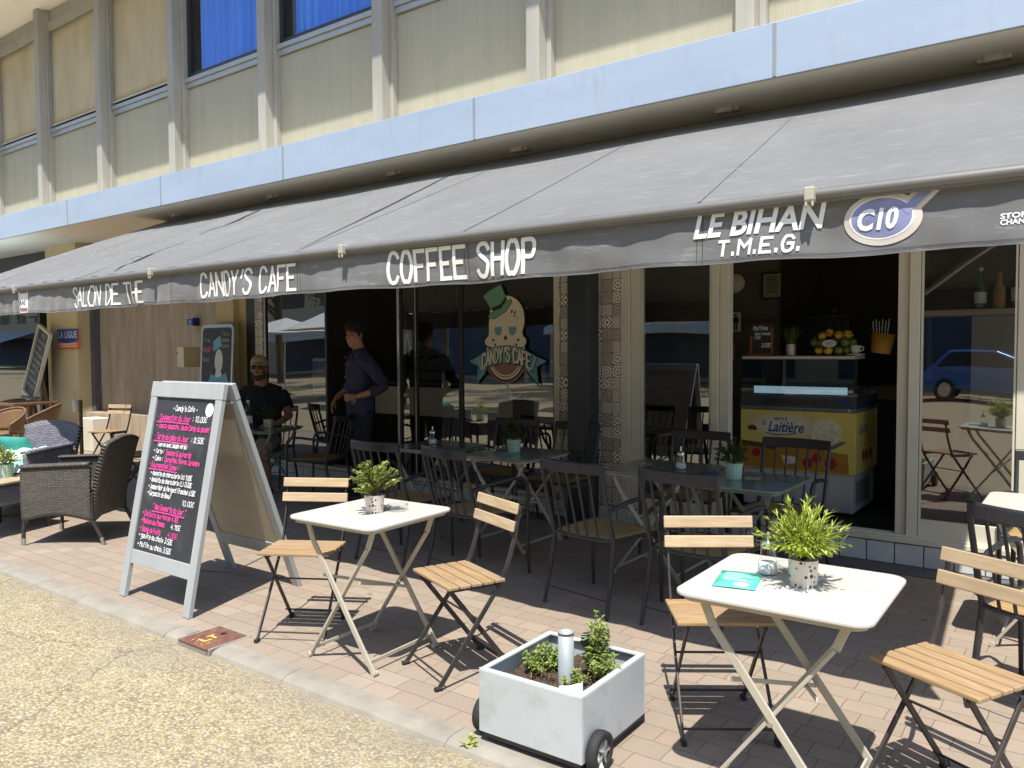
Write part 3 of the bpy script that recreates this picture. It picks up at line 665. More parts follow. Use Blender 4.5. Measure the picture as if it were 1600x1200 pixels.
# ground floor walls
b = MB(); b.bx(-13.1, -13.02, 6.0, 6.9, 0, 3.23); b.bx(-13.95, -13.1, 6.0, 6.5, 0, 3.23); b.bx(-14.35, -13.95, 6.12, 6.5, 0, 3.23); P(b, 'rendered_wall', 'yellow_wall', bevel=0.008)
b = MB(); b.bx(-9.30, -9.12, 6.05, 6.9, 0, 3.23); b.bx(-9.12, -8.75, 5.93, 6.9, 0, 3.23); b.bx(-8.75, -8.58, 6.0, 6.9, 0, 3.23); P(b, 'rendered_pilaster', 'yellow_wall', bevel=0.008)
b = MB(); b.grid(lambda u, v: (-13.0+u*3.7, 6.28+0.42*math.sin(PI*(0.15+0.7*u))-0.19, 0.0+v*3.23), 24, 1); P(b, 'travertine_wall', 'travertine')
b = MB(); b.bx(-13.02, -12.9, 6.2, 6.34, 0.0, 3.23); P(b, 'travertine_trim', 'stone_dark')
b = MB(); n = 24
fr = [(-12.85+3.3*i/n, 6.02+0.20*math.sin(PI*i/n)) for i in range(n+1)]
b.poly(fr+[(-9.4, 6.75), (-12.9, 6.75)], (0.0, 0.56)); P(b, 'stone_bench', 'travertine', bevel=0.01)
b = MB(); b.bx(-12.55, -12.15, 5.78, 6.05, 0.0, 0.50); P(b, 'stone_block', 'frame_cream', bevel=0.01)
# neighbour shopfront at far left
b = MB(); b.bx(-21, -14.35, 6.3, 6.34, 0, 0.2); b.bx(-21, -14.35, 6.2, 6.4, 2.4, 3.23); b.bx(-14.9, -14.8, 6.2, 6.34, 0.0, 2.4); b.bx(-17.2, -17.1, 6.2, 6.34, 0, 2.4); o = P(b, 'shop_window', 'dark_frame')
b = MB(); b.add([(-21, 6.28, 0.2), (-14.35, 6.28, 0.2), (-14.35, 6.28, 2.4), (-21, 6.28, 2.4)], [(0, 1, 2, 3)]); b.build('pane', 'glass', o)
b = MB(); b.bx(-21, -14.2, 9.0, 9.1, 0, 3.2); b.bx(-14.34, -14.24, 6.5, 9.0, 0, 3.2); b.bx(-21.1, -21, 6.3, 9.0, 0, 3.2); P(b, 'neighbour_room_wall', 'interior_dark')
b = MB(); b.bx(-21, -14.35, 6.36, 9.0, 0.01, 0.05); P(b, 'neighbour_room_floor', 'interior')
# plinth of white tiles, threshold, gutter slab
b = MB(); b.bx(-8.56, 4, 5.955, 6.3, 0, 0.158); P(b, 'plinth', 'grout')
rk = random.Random(9)
for a, c in ((-8.55, -3.76), (-3.49, 3.85)):
    b = MB(); x = a
    while x < c-0.02:
        b.bx(x+0.004, min(x+0.178, c), 5.945+rk.uniform(-.001, .001), 5.957, 0.008, 0.150); x += 0.182
    P(b, 'plinth_tiling', 'white_tile', bevel=0.003)
b = MB(); b.bx(-8.5, 4, 5.70, 5.94, 0.0, 0.006); P(b, 'gutter_slab', 'stone_dark')
b = MB(); b.bx(-8.2, -3.97, 5.935, 6.1, 0.160, 0.195); b.bx(-3.28, 4, 5.935, 6.1, 0.160, 0.195); b.bx(-3.28, 4, 5.96, 5.975, 0.195, 0.212); b.bx(-3.28, 4, 6.03, 6.045, 0.195, 0.212); P(b, 'threshold', 'frame_cream', bevel=0.003)
# lintel band over the glazing
b = MB(); b.bx(-8.58, 4, 6.0, 6.2, 2.36, 3.23); P(b, 'lintel', 'frame_cream')
def post(x0, x1, mat='frame_cream', y0=5.97, y1=6.07, z0=0.2, z1=2.36):
    b = MB(); b.bx(x0, x1, y0, y1, z0, z1); return P(b, 'window_post', mat, bevel=0.004)
post(-8.575, -8.365, 'dark_frame', 5.99)
for x0, x1 in ((-8.36, -8.215), (-3.905, -3.715), (-3.495, -3.285)):
    b = MB(); b.bx(x0, x1, 5.965, 6.07, 0.162, 2.355); P(b, 'tiled_jamb', 'cement_tile')
b = MB(); b.bx(-3.712, -3.498, 5.80, 6.2, 0, 3.228); P(b, 'steel_column', 'dark_column', bevel=0.006)
post(-3.965, -3.908); post(-3.282, -3.20); post(-3.196, -3.10, y0=5.985); post(-2.48, -2.415); post(-2.411, -2.335, y0=5.985)
post(-1.135, -1.065, y0=6.0); post(-1.06, -0.99, y0=5.975); post(-0.43, -0.36); post(-7.075, -7.045, 'dark_frame'); post(-5.935, -5.905, 'steel'); post(-5.70, -5.685, 'steel', 5.99, 6.01); post(-5.09, -5.07, 'dark_frame', 5.99, 6.02); post(-8.213, -8.185, 'steel', 5.98, 6.02)
def glaz(x0, x1, z0=0.2, z1=2.36, y=6.0, rail=None):
    b = MB(); b.bx(x0, x1, y-0.015, y+0.02, z0, z0+(rail or 0.03)); b.bx(x0, x1, y-0.015, y+0.02, z1-0.04, z1); b.bx(x0, x0+0.012, y-0.0148, y+0.0198, z0, z1); b.bx(x1-0.012, x1, y-0.0148, y+0.0198, z0, z1)
    o = P(b, 'shop_window', 'frame_cream' if rail else 'dark_frame')
    b = MB(); z = z0+(rail or 0.03)
    b.grid(lambda u, v: (x0+u*(x1-x0), y+0.0012*math.sin(u*4.1+x0*3)*math.sin(v*3.2+x0), z+v*(z1-0.04-z)), 14, 24); b.build('pane', 'glass', o); return o
glaz(-8.18, -7.08); glaz(-5.90, -5.70); glaz(-5.68, -5.09); glaz(-5.065, -3.97); glaz(-3.095, -2.485, rail=0.09); glaz(-0.985, -0.435, rail=0.13, y=5.99); glaz(-0.355, 1.5, rail=0.13); glaz(1.52, 3.9, rail=0.13)
# interior shell
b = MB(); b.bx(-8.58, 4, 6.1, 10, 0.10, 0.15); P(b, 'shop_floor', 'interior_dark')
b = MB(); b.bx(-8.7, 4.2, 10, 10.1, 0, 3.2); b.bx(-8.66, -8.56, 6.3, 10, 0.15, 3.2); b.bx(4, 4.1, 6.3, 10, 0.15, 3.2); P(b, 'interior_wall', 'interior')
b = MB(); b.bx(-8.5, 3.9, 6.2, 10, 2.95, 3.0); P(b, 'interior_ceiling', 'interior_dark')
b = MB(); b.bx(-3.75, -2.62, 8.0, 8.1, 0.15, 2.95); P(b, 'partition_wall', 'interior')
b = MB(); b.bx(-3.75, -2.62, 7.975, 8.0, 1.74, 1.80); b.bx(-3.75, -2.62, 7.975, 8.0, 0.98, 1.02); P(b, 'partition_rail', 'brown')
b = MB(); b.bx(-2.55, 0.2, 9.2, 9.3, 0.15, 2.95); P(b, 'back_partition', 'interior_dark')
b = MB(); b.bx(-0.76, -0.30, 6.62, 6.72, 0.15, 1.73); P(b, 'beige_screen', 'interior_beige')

# ------------------------------------------------------------------ awning
AX0, AX1 = -10.0, -0.13
AW = thing('awning', 'long dust-grey fabric awning with a lettered valance over the terrace', 'awning', (AX0, 5.8, 3.15))
AWI = Matrix.Translation((-AX0, -5.8, -3.15))
def A(mb, name, mat, parent=None, **k):
    o = mb.build(name, mat, parent or AW, **k)
    if parent is None: o.matrix_parent_inverse = AWI
    return o
SEAM = [-9.9, -8.75, -7.6, -6.44, -5.15, -3.80, -2.52, -1.30]
def aw(u, v):
    x = AX0+u*(AX1-AX0); y = 3.0+v*2.8
    z = 2.080+v*1.150-0.008*math.sin(PI*v)
    z += 0.012*math.sin(x*2.6+v*2.0)*math.sin(PI*v)
    wr = max(0.0, min(1.0, (-x-3.5)/4))
    z += wr*0.010*math.sin(x*11+v*7)*math.sin(PI*min(1, v*1.2)) + wr*0.006*math.sin(x*23-v*11)*(1-v)
    for (xs, sl, v0, v1, h) in ((-4.55, 0.62, 0.05, 0.8, 0.03), (-6.75, 0.75, 0.04, 0.55, 0.03), (-7.2, 0.65, 0.5, 0.85, 0.03), (-8.6, 0.6, 0.2, 0.7, 0.035)):
        if v0 < v < v1:
            d = (x-(xs-sl*(v-0.5)))
            if -0.35 < d < 0.35:
                s = math.sin(PI*(v-v0)/(v1-v0))
                z += h*s*(1-abs(d)/0.35)*(1 if d < 0 else 0)
    return (x, y, z)
b = MB(); b.grid(aw, 520, 40); A(b, 'canopy', 'awning', solid=0.0)
b = MB()
for xs in SEAM:
    u = (xs-AX0)/(AX1-AX0); du = 0.006/(AX1-AX0)
    k0 = len(b.v)
    for j in range(41):
        for d in (-du, du):
            p = aw(u+d-0.15*2.8*j/40/(AX1-AX0), j/40); b.v.append((p[0], p[1], p[2]+0.004))
    for j in range(40): b.f.append([k0+2*j, k0+2*j+1, k0+2*j+3, k0+2*j+2]); b.mi.append(0); b.sm.append(True)
A(b, 'canopy_seam', 'valance')
for path in (((-3.83, 3.05, 0.004), (-4.15, 4.06, 0.012), (-4.60, 5.30, 0.010), (-4.72, 5.6, 0.002)), ((-6.10, 3.10, 0.004), (-6.28, 3.35, 0.026), (-6.40, 3.6, 0.020), (-6.52, 3.95, 0.002)), ((-6.70, 4.2, 0.002), (-6.90, 4.75, 0.022), (-7.10, 5.1, 0.016), (-7.45, 5.6, 0.002))):  # tapered dark strips laid on the canopy: painted shade of its fold creases
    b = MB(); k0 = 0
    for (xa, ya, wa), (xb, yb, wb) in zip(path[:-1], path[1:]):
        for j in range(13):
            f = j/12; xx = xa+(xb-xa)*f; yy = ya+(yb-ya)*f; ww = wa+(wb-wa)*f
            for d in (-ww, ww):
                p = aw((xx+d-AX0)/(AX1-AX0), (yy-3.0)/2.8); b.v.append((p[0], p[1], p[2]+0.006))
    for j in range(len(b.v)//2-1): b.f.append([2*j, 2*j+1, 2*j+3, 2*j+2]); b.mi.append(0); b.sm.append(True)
    A(b, 'crease_shade_strip', 'crease_shade')
b = MB(); b.tube([(AX0, 3.0, 2.058), (AX1, 3.0, 2.058)], 0.021, 14); b.bx(AX0, AX1, 2.995, 3.02, 2.030, 2.050); A(b, 'front_rail', 'rail')
b = MB(); b.bx(AX0, AX1, 5.79, 5.84, 3.19, 3.228); b.tube([(AX0, 5.83, 3.185), (AX1, 5.83, 3.185)], 0.035, 12); A(b, 'roller_tube', 'rail')
def vf(x, z):
    t = (2.045-z)/0.22
    lf = 1.0+0.6*max(0, min(1, (-x-3)/3))
    y = 3.018+0.010*lf*t*math.sin(x*6.3)+0.006*lf*t*math.sin(x*15.1+1)+0.004*t*lf*math.sin(x*37)
    y += 0.010*t*t*math.sin(x*2.1+.5) + 0.004*math.sin(x*9.7+z*31)*t
    return y
def vz(x): return 1.833+0.005*math.sin(x*3.1)+0.003*math.sin(x*11)
b = MB(); b.grid(lambda u, v: ((lambda x: (lambda z: (x, vf(x, z), z))(2.045+v*(vz(x)-2.045)))(AX0+u*(AX1-AX0))), 600, 8); VAL = A(b, 'valance', 'valance')
b = MB()
for off in (0.012, 0.016):
    b.grid(lambda u, v: ((lambda x: (x, vf(x, vz(x))-0.0025, vz(x)+off+v*0.0015))(AX0+u*(AX1-AX0))), 300, 1)
b.build('hem_stitching', 'ink', VAL).matrix_parent_inverse = Matrix.Identity(4)
for xs in SEAM:
    b = MB()
    for d in (-0.012, 0.012): b.grid(lambda u, v: (xs+d+u*0.0025, vf(xs+d, 2.03-v*0.19)-0.002, 2.03-v*0.19), 1, 8)
    b.build('seam_stitching', 'dark_metal', VAL)
for x in (-9.2, -7.56, -5.35, -3.37, -0.86):
    b = MB(); b.box((x, 2.988, 2.058), (0.036, 0.062, 0.052)); b.box((x+0.011, 2.965, 2.025), (0.011, 0.012, 0.028)); b.box((x-0.011, 2.965, 2.025), (0.011, 0.012, 0.028)); A(b, 'rail_clip', 'clip', bevel=0.008)
for x in (-9.4, -7.45, -5.55, -4.05, -2.2, -0.55):
    b = MB(); b.bx(x-0.09, x+0.09, 5.56, 5.64, 3.205, 3.232); b.bx(x-0.05, x+0.05, 5.53, 5.58, 3.195, 3.232); A(b, 'ceiling_bracket', 'clip', bevel=0.005)
for x in (-8.9, -5.0, -1.6):
    b = MB(); b.bar((x, 5.7, 3.05), (x+1.1, 4.35, 2.50), 0.06, 0.04); b.bar((x+1.1, 4.35, 2.48), (x+0.1, 3.05, 2.05), 0.05, 0.04); b.tube([(x+1.1, 4.35, 2.45), (x+1.1, 4.35, 2.54)], 0.04, 10); A(b, 'folding_arm', 'white_paint', bevel=0.006)
SUBDIV = 0.02
def vmap(u, v, l=0): return (u, vf(u, v)-0.0026-0.00008*l, v)
def word(nm, text, u0, u1, v0, h, w, mat='letter', slant=0.0, **k):
    b = MB(); letters(b, text, u0, v0, h, vmap, w=w, total=u1-u0, asp=0.5, gap=k.get('gap', 0.34), slant=slant); return b.build(nm, mat, VAL)
word('lettering', 'SALON DE THE', -6.60, -5.545, 1.862, 0.145, 0.115, gap=0.24)
b = MB(); letters(b, '-', -5.60, 1.985, 0.05, vmap, w=0.3, total=0.05); b.build('accent', 'letter', VAL)
word('lettering', "CANDY'S CAFE", -4.81, -3.83, 1.865, 0.145, 0.125)
word('lettering', 'COFFEE SHOP', -3.05, -2.105, 1.862, 0.150, 0.140, gap=0.40)
font_text('lettering', 'LE BIHAN', 0.132, 'letter_white', VAL, lambda u, v: vmap(-1.330+u, 1.943+v, 20), shear=0.22, offset=0.0035, xs=0.90)
word('lettering', 'T.M.E.G.', -1.222, -0.902, 1.866, 0.054, 0.21, 'letter_white', slant=0.1, gap=0.30)
font_text('lettering', 'STORES-J', 0.024, 'letter_white', VAL, lambda u, v: vmap(-0.272+u, 1.914+v), xs=1.25, offset=0.0006)
font_text('lettering', 'CHANCELAD', 0.024, 'letter_white', VAL, lambda u, v: vmap(-0.272+u, 1.894+v), xs=1.0, offset=0.0006)
b = MB(); b.grid(lambda u, v: vmap(-7.605+u*0.19, 1.845+v*0.20), 6, 4); ST = b.build('sticker', 'letter_white', VAL)
font_text('sticker_text', 'XXE', 0.085, 'ink', VAL, lambda u, v: vmap(-7.59+u, 1.915+v, 2), xs=0.85, offset=0.003)
b = MB(); b.grid(lambda u, v: vmap(-7.59+u*0.16, 1.855+v*0.03, 2), 4, 1); b.grid(lambda u, v: vmap(-7.59+u*0.16, 2.012+v*0.025, 2), 4, 1); b.build('sticker_band', 'decal_brown', VAL)
# round emblem with bottle shape, C10
def ring(cx, cz, rx, rz, ly, mat, nm, bottle=0.0):
    pts = []
    for k in range(48):
        a = 2*PI*k/48; pts.append((cx+rx*math.cos(a), cz+rz*math.sin(a)))
    b = MB(); m = 4
    b.add([vmap(cx, cz, ly)]+[vmap(cx+(x-cx)*q/m, cz+(z-cz)*q/m, ly) for q in range(1, m+1) for x, z in pts], [(0, 1+k, 1+(k+1) % 48) for k in range(48)]+[(1+48*(q-1)+k, 1+48*q+k, 1+48*q+(k+1) % 48, 1+48*(q-1)+(k+1) % 48) for q in range(1, m) for k in range(48)])
    return b.build(nm, mat, VAL)
ring(-0.625, 1.951, 0.128, 0.092, 6, 'c10_rim', 'emblem_rim')
b = MB(); ribbon(b, [(-0.60, 1.90), (-0.535, 1.985), (-0.475, 2.045)], 0.062, vmap, 0); b.build('emblem_bottle_rim', 'c10_rim', VAL)
ring(-0.628, 1.954, 0.106, 0.074, 18, 'letter_white', 'emblem_ring'); ring(-0.628, 1.955, 0.099, 0.068, 30, 'c10_field', 'emblem_field')
b = MB(); ribbon(b, [(-0.545, 1.975), (-0.520, 2.002), (-0.476, 2.041)], 0.028, vmap, 42); b.build('emblem_bottle', 'c10_field', VAL)
font_text('emblem_text', 'C10', 0.098, 'letter_white', VAL, lambda u, v: vmap(-0.712+u, 1.918+v, 62), shear=0.2, offset=0.004, xs=0.80)
VAL.matrix_parent_inverse = AWI
SUBDIV = 0
# neighbour's pale awning at far left
NA = thing('awning', 'pale blue awning of the neighbouring shop, showing only a corner beyond the long one', 'awning', (-12.6, 5.9, 2.75))
b = MB(); b.grid(lambda u, v: (-7.4*u, -1.5+1.5*v, -0.42+0.42*v), 4, 4); b.build('canopy', 'sky_awning', NA, solid=0.01)
b = MB(); b.tube([(0, -1.5, -0.43), (-7.4, -1.5, -0.43)], 0.025, 8); b.build('front_rail', 'rail', NA)

# ------------------------------------------------------------------ wooden folding chairs (front towards +Y)
def folding_chair(nm, label, slat='slat_wood', metal='dark_metal', group='wooden folding chairs'):
    t = thing(nm, label, 'chair', group=group)
    for s in (-1, 1):
        a = s*0.170
        b = MB(); pts = [(a, -0.235, 0.775), (a, -0.205, 0.62), (a, -0.165, 0.50), (a, -0.135, 0.435), (a*1.04, 0.19, 0.012)]
        for p, q in zip(pts[:-1], pts[1:]): b.bar(p, q, 0.009, 0.022, (0, 1, 0.2))
        b.build('back_leg', metal, t, 0.002)
        b = MB(); c = s*0.148; b.bar((c, 0.125, 0.432), (c*1.02, -0.20, 0.012), 0.009, 0.022, (0, 1, 0.2)); b.build('front_leg', metal, t, 0.002)
        for q in ((a*1.04, 0.192), (c*1.02, -0.202)):
            b = MB(); b.tube([(q[0], q[1]-0.015, 0.010), (q[0], q[1]+0.020, 0.010)], 0.011, 8); b.build('foot_cap', 'rubber', t)
    b = MB()
    for s in (-1, 1): b.bar((s*0.150, -0.135, 0.428), (s*0.150, 0.130, 0.428), 0.012, 0.02)
    b.build('seat_rail', metal, t)
    for nm2, y, z in (('stretcher', 0.160, 0.045), ('stretcher', -0.168, 0.055), ('stretcher', -0.02, 0.275)):
        b = MB(); b.tube([(-0.172, y, z), (0.172, y, z)], 0.005, 8); b.build(nm2, metal, t)
    for k in range(5):
        y = -0.118+k*0.0595; b = MB(); b.box((0, y, 0.446), (0.385, 0.052, 0.016)); b.build('seat_slat', slat, t, 0.004)
    for k, (y, z) in enumerate(((-0.226, 0.765), (-0.206, 0.685))):
        b = MB(); b.box((0, y+0.012, z), (0.375, 0.014, 0.050), Matrix.Rotation(R(12), 3, 'X')); b.build('back_slat', slat if slat != 'slat_wood' else 'slat_pale', t, 0.004)
    return t
FC = folding_chair('folding_chair', 'slatted wooden folding chair left of the white table nearest the chalkboard sign')
FC.location = (-3.413, 2.708, 0); FC.rotation_euler.z = R(210)
dup(FC, (-2.405, 2.807, 0), 158, 'slatted wooden folding chair between the left white table and the wheeled planter')
dup(FC, (-1.209, 3.013, 0), 215, 'slatted wooden folding chair left of the white table with the bright green grass plant')
dup(FC, (-0.376, 2.905, 0), 153, 'slatted wooden folding chair cut by the right edge, right of the front white table')
dup(FC, (-8.05, 4.25, 0), 140, 'dark folded-back wooden chair behind the rattan armchair, in front of the stone bench')
dup(FC, (-10.6, 5.25, 0), 200, 'wooden folding chair near the stone bench, the one farther left')

# ------------------------------------------------------------------ bistro tables
def rrect(w, d, r, n=6):
    pts = []
    for cx, cy, a0 in ((w/2-r, d/2-r, 0), (-w/2+r, d/2-r, 90), (-w/2+r, -d/2+r, 180), (w/2-r, -d/2+r, 270)):
        for k in range(n+1):
            a = R(a0+90*k/n); pts.append((cx+r*math.cos(a), cy+r*math.sin(a)))
    return pts
def bistro_table(nm, label, w, d, top, leg, group, h=0.705):
    t = thing(nm, label, 'table', group=group)
    b = MB(); b.poly(rrect(w, d, 0.06), (h-0.014, h)); b.build('tabletop', top, t, 0.004)
    b = MB(); b.poly(rrect(w-0.04, d-0.04, 0.05), (h-0.030, h-0.014)); b.build('top_frame', leg, t)
    x = w/2-0.075
    for s in (-1, 1):
        y = s*(d/2-0.085)
        b = MB(); yy = y+s*0.007
        for p, q in (((-x, yy, h-0.03), (-x+0.035, yy, h-0.12)), ((-x+0.035, yy, h-0.12), (x+0.005, yy, 0.015))): b.bar(p, q, 0.012, 0.026, (1, 0, 0.5))
        b.build('leg', leg, t, 0.002)
        b = MB(); yy = y-s*0.007
        for p, q in (((x, yy, h-0.03), (x-0.035, yy, h-0.12)), ((x-0.035, yy, h-0.12), (-x-0.005, yy, 0.015))): b.bar(p, q, 0.012, 0.026, (1, 0, 0.5))
        b.build('leg', leg, t, 0.002)
        b = MB(); b.tube([(0.0, y+s*0.022, 0.31), (0.0, y-s*0.022, 0.31)], 0.008, 8); b.build('rivet', 'steel', t)
        for xx in (x+0.005, -x-0.005):
            b = MB(); b.tube([(xx, y-0.016, 0.012), (xx, y+0.016, 0.012)], 0.013, 8); b.build('foot_cap', leg, t)
    yy = d/2-0.085
    for xx, zz in ((x-0.03, 0.055), (-x+0.03, 0.055)):
        b = MB(); b.bar((xx, -yy, zz), (xx, yy, zz), 0.008, 0.016); b.build('stretcher', leg, t)
    b = MB(); b.bar((-0.13, -yy, 0.42), (0.02, yy, 0.28), 0.006, 0.014); b.build('brace', leg, t)
    b = MB(); b.bar((0.13, -yy, 0.42), (-0.02, yy, 0.28), 0.006, 0.014); b.build('brace', leg, t)
    return t
G1 = 'white bistro tables in the sun'; G2 = 'dark bistro tables in the shade'
TL = bistro_table('bistro_table', 'cream white folding bistro table in the sun between the chalkboard sign and the planter', 0.575, 0.60, 'table_white', 'taupe_metal', G1)
TL.location = (-2.885, 2.715, 0); TL.rotation_euler.z = R(2)
dup(TL, (-0.823, 2.700, 0), 1, 'cream white folding bistro table nearest the camera with bright grass plant on it').scale = (1.07, 1.03, 1)
dup(TL, (-0.19, 4.80, 0), 0, 'cream white bistro table half cut by the right edge in front of the shop window')
TD = bistro_table('bistro_table', 'dark green bistro table behind the planter with a checked plant pot on it', 0.62, 0.66, 'table_green', 'green_metal', G2)
TD.location = (-1.725, 4.70, 0); TD.rotation_euler.z = R(0)
TG = bistro_table('bistro_table', 'grey bistro table pushed against the left side of the dark green one', 0.62, 0.66, 'table_grey', 'taupe_metal', G2)
TG.location = (-2.352, 4.87, 0)
dup(TG, (-3.62, 4.93, 0), 0, 'grey bistro table with a plant pot in front of the round café emblem')
dup(TD, (-4.45, 4.94, 0), 0, 'dark green bistro table with only a sugar dispenser on it, beside the standing man')
dup(TD, (-6.98, 5.05, 0), 22, 'dark green bistro table in front of the seated man in the cap')

# ------------------------------------------------------------------ black spindle armchairs (sitter faces +Y, back at -Y)
def spindle_chair(label):
    t = thing('spindle_armchair', label, 'armchair', group='black spindle armchairs with woven cord seats')
    def arc(n, w, y0, bow, z): return [(-w+2*w*k/n, y0-bow*(1-(2*k/n-1)**2), z) for k in range(n+1)]
    b = MB(); top = arc(10, 0.235, -0.295, 0.045, 0.84)
    prof = [(-0.011, -0.032), (0.011, -0.034), (0.013, 0.026), (0.0, 0.036), (-0.011, 0.028)]
    vs = []; n = len(prof)
    for (x, y, z) in top: vs += [(x, y+py, z+pz) for py, pz in prof]
    fs = [(i*n+j, (i+1)*n+j, (i+1)*n+(j+1) % n, i*n+(j+1) % n) for i in range(10) for j in range(n)]+[tuple(range(n)), tuple(reversed(range(10*n, 11*n)))]
    b.add(vs, fs); b.build('top_rail', 'black_metal', t, 0.005, fixn=True)
    bot = arc(10, 0.205, -0.205, 0.030, 0.425)
    for k in range(1, 6):
        f = k/6; p = [top[0][i]+(0) for i in range(3)]
        xt = -0.235+0.47*f; xb = -0.205+0.41*f; q = (2*f-1)**2
        b = MB(); b.tube([(xb, -0.205-0.030*(1-q), 0.42), (xt*0.95, -0.293-0.045*(1-q), 0.81)], 0.0075, 8); b.build('spindle', 'black_metal', t)
    for s in (-1, 1):
        b = MB(); b.tube([(s*0.225, -0.30, 0.82), (s*0.222, -0.235, 0.56), (s*0.222, -0.19, 0.42), (s*0.228, -0.225, 0.2), (s*0.235, -0.27, 0.0)], [0.012, 0.014, 0.015, 0.014, 0.010], 10); b.build('rear_leg', 'black_metal', t)
        b = MB(); b.tube([(s*0.222, -0.245, 0.60), (s*0.245, -0.10, 0.635), (s*0.262, 0.06, 0.655), (s*0.268, 0.155, 0.650), (s*0.270, 0.195, 0.615), (s*0.268, 0.205, 0.55), (s*0.262, 0.21, 0.2), (s*0.262, 0.22, 0.0)], [0.012, 0.013, 0.013, 0.013, 0.013, 0.013, 0.012, 0.010], 10); b.build('arm_leg', 'black_metal', t)
    b = MB()
    b.tube([(-0.222, -0.19, 0.425)]+bot[1:-1]+[(0.222, -0.19, 0.425)], 0.011, 8); b.tube([(-0.222, -0.19, 0.425), (-0.255, 0.205, 0.425)], 0.011, 8); b.tube([(0.222, -0.19, 0.425), (0.255, 0.205, 0.425)], 0.011, 8); b.tube([(-0.258, 0.207, 0.425), (0.258, 0.207, 0.425)], 0.011, 8)
    b.build('seat_frame', 'black_metal', t)
    b = MB()
    def st(u, v):
        w = 0.212+0.04*v; x = (2*u-1)*w; y = -0.195+0.405*v
        dip = -0.018*(1-(2*u-1)**2)*(1-(2*v-1)**2); e = max(abs(2*u-1), abs(2*v-1)); z = 0.447+dip-(0.024 if e > 0.99 else 0.006 if e > 0.9 else 0)
        return (x, y, z)
    b.grid(st, 24, 24)
    b.grid(lambda u, v: (st(1-u, v)[0], st(1-u, v)[1], 0.415), 4, 4); b.build('seat', 'cord', t)
    b = MB(); b.tube([(-0.235, -0.255, 0.10), (0.235, -0.255, 0.10)], 0.004, 6); b.build('stretcher', 'black_metal', t)
    return t
SPC = spindle_chair('black spindle armchair at the grey table, seen from behind, in front of the patterned column')
SPC.location = (-2.36, 4.09, 0); SPC.rotation_euler.z = R(-9)
for (x, y, rz, lab) in (
    (-1.72, 4.08, -6, 'black spindle armchair with its back behind the folding chair, at the dark green table'),
    (-3.36, 4.14, -12, 'black spindle armchair seen from behind just above the left white table top'),
    (-4.05, 4.14, 0, 'black spindle armchair seen from behind, leftmost of its row, below the standing man'),
    (-3.63, 5.50, 176, 'black spindle armchair facing out with its back against the dark steel column'),
    (-4.24, 5.52, 184, 'black spindle armchair facing out below the round café emblem'),
    (-2.44, 5.42, 182, 'black spindle armchair facing out in front of the narrow glass pane with cream posts'),
    (-1.70, 5.28, 178, 'black spindle armchair facing out in front of the yellow ice cream freezer'),
    (-6.30, 5.22, 112, 'black spindle armchair whose back the standing man rests a hand on'),
    (-0.10, 3.90, -22, 'black spindle armchair half in the sun behind the right-hand folding chair'),
    (-0.18, 5.46, 180, 'black spindle armchair against the shop window at the right edge'),
    (-7.50, 5.48, 205, 'black spindle armchair the man in the cap sits on')):
    dup(SPC, (x, y, 0), rz, lab)

# ------------------------------------------------------------------ rattan lounge chairs (sitter faces +Y)
def rattan_chair(label, mat='wicker'):
    t = thing('rattan_armchair', label, 'armchair', group='rattan lounge armchairs')
    W, D = 0.30, 0.28
    def panel(nm, fn, su, sv, parent=t, th=0.03): 
        b = MB(); b.grid(fn, 14, 14, uvs=(su, sv)); return b.build(nm, mat, parent, solid=th)
    for s in (-1, 1):
        panel('side_panel', lambda u, v: (s*(W-0.01+0.012*math.sin(PI*v)), -D+0.0+u*(2*D), (0.19+0.05*math.sin(PI*u))*(1-v)+v*(0.635-0.02*u)), 0.56, 0.42)
        b = MB(); b.grid(lambda u, v: (s*(W-0.045+0.07*v)+0, -D+u*2*D, 0.645-0.02*u+0.012*math.sin(PI*v)), 12, 4, uvs=(0.56, 0.07)); b.build('armrest', mat, t, solid=0.02)
    panel('backrest', lambda u, v: ((2*u-1)*(W-0.02+0.02*v), -D-0.02-0.13*v**1.4+0.03*(2*u-1)**2, 0.22+v*(0.63-0.05*(2*u-1)**2)), 0.6, 0.62, th=0.04)
    panel('seat', lambda u, v: ((2*u-1)*(W-0.02), -D+2*D*v, 0.40), 0.56, 0.56, th=0.05)
    panel('front_apron', lambda u, v: ((2*u-1)*(W-0.02), D-0.01, (0.20+0.06*math.sin(PI*u))*(1-v)+v*0.40), 0.56, 0.2)
    panel('rear_apron', lambda u, v: ((2*u-1)*(W-0.02), -D, (0.18+0.05*math.sin(PI*u))*(1-v)+v*0.40), 0.56, 0.2)
    for sx in (-1, 1):
        for y0, y1 in ((-D, -D-0.09), (D-0.01, D+0.0)):
            b = MB(); b.tube([(sx*(W-0.012), y0, 0.42), (sx*(W-0.01), y0, 0.2), (sx*(W-0.01), y1, 0.03)], 0.016, 8); lg = b.build('leg', 'dark_metal', t)
            b = MB(); b.tube([(sx*(W-0.01), y1+(y0-y1)*0.15, 0.06), (sx*(W-0.01), y1, 0.0)], 0.018, 8); b.build('foot_cap', 'steel', lg)
    return t
RA = rattan_chair('dark brown rattan armchair seen from the side, nearest the chalkboard sign')
RA.scale = (0.95, 0.95, 0.98); RA.location = (-6.66, 3.02, 0); RA.rotation_euler.z = R(128)
RB = rattan_chair('grey-lilac rattan armchair with teal cushions, front facing, at the left edge', 'wicker_light')
RB.location = (-7.86, 3.10, 0); RB.rotation_euler.z = R(205)
th = thing('throw_cushion', 'white and green patterned cushion lying on the lilac rattan armchair', 'cushion', (-7.74, 3.00, 0.53), 30)
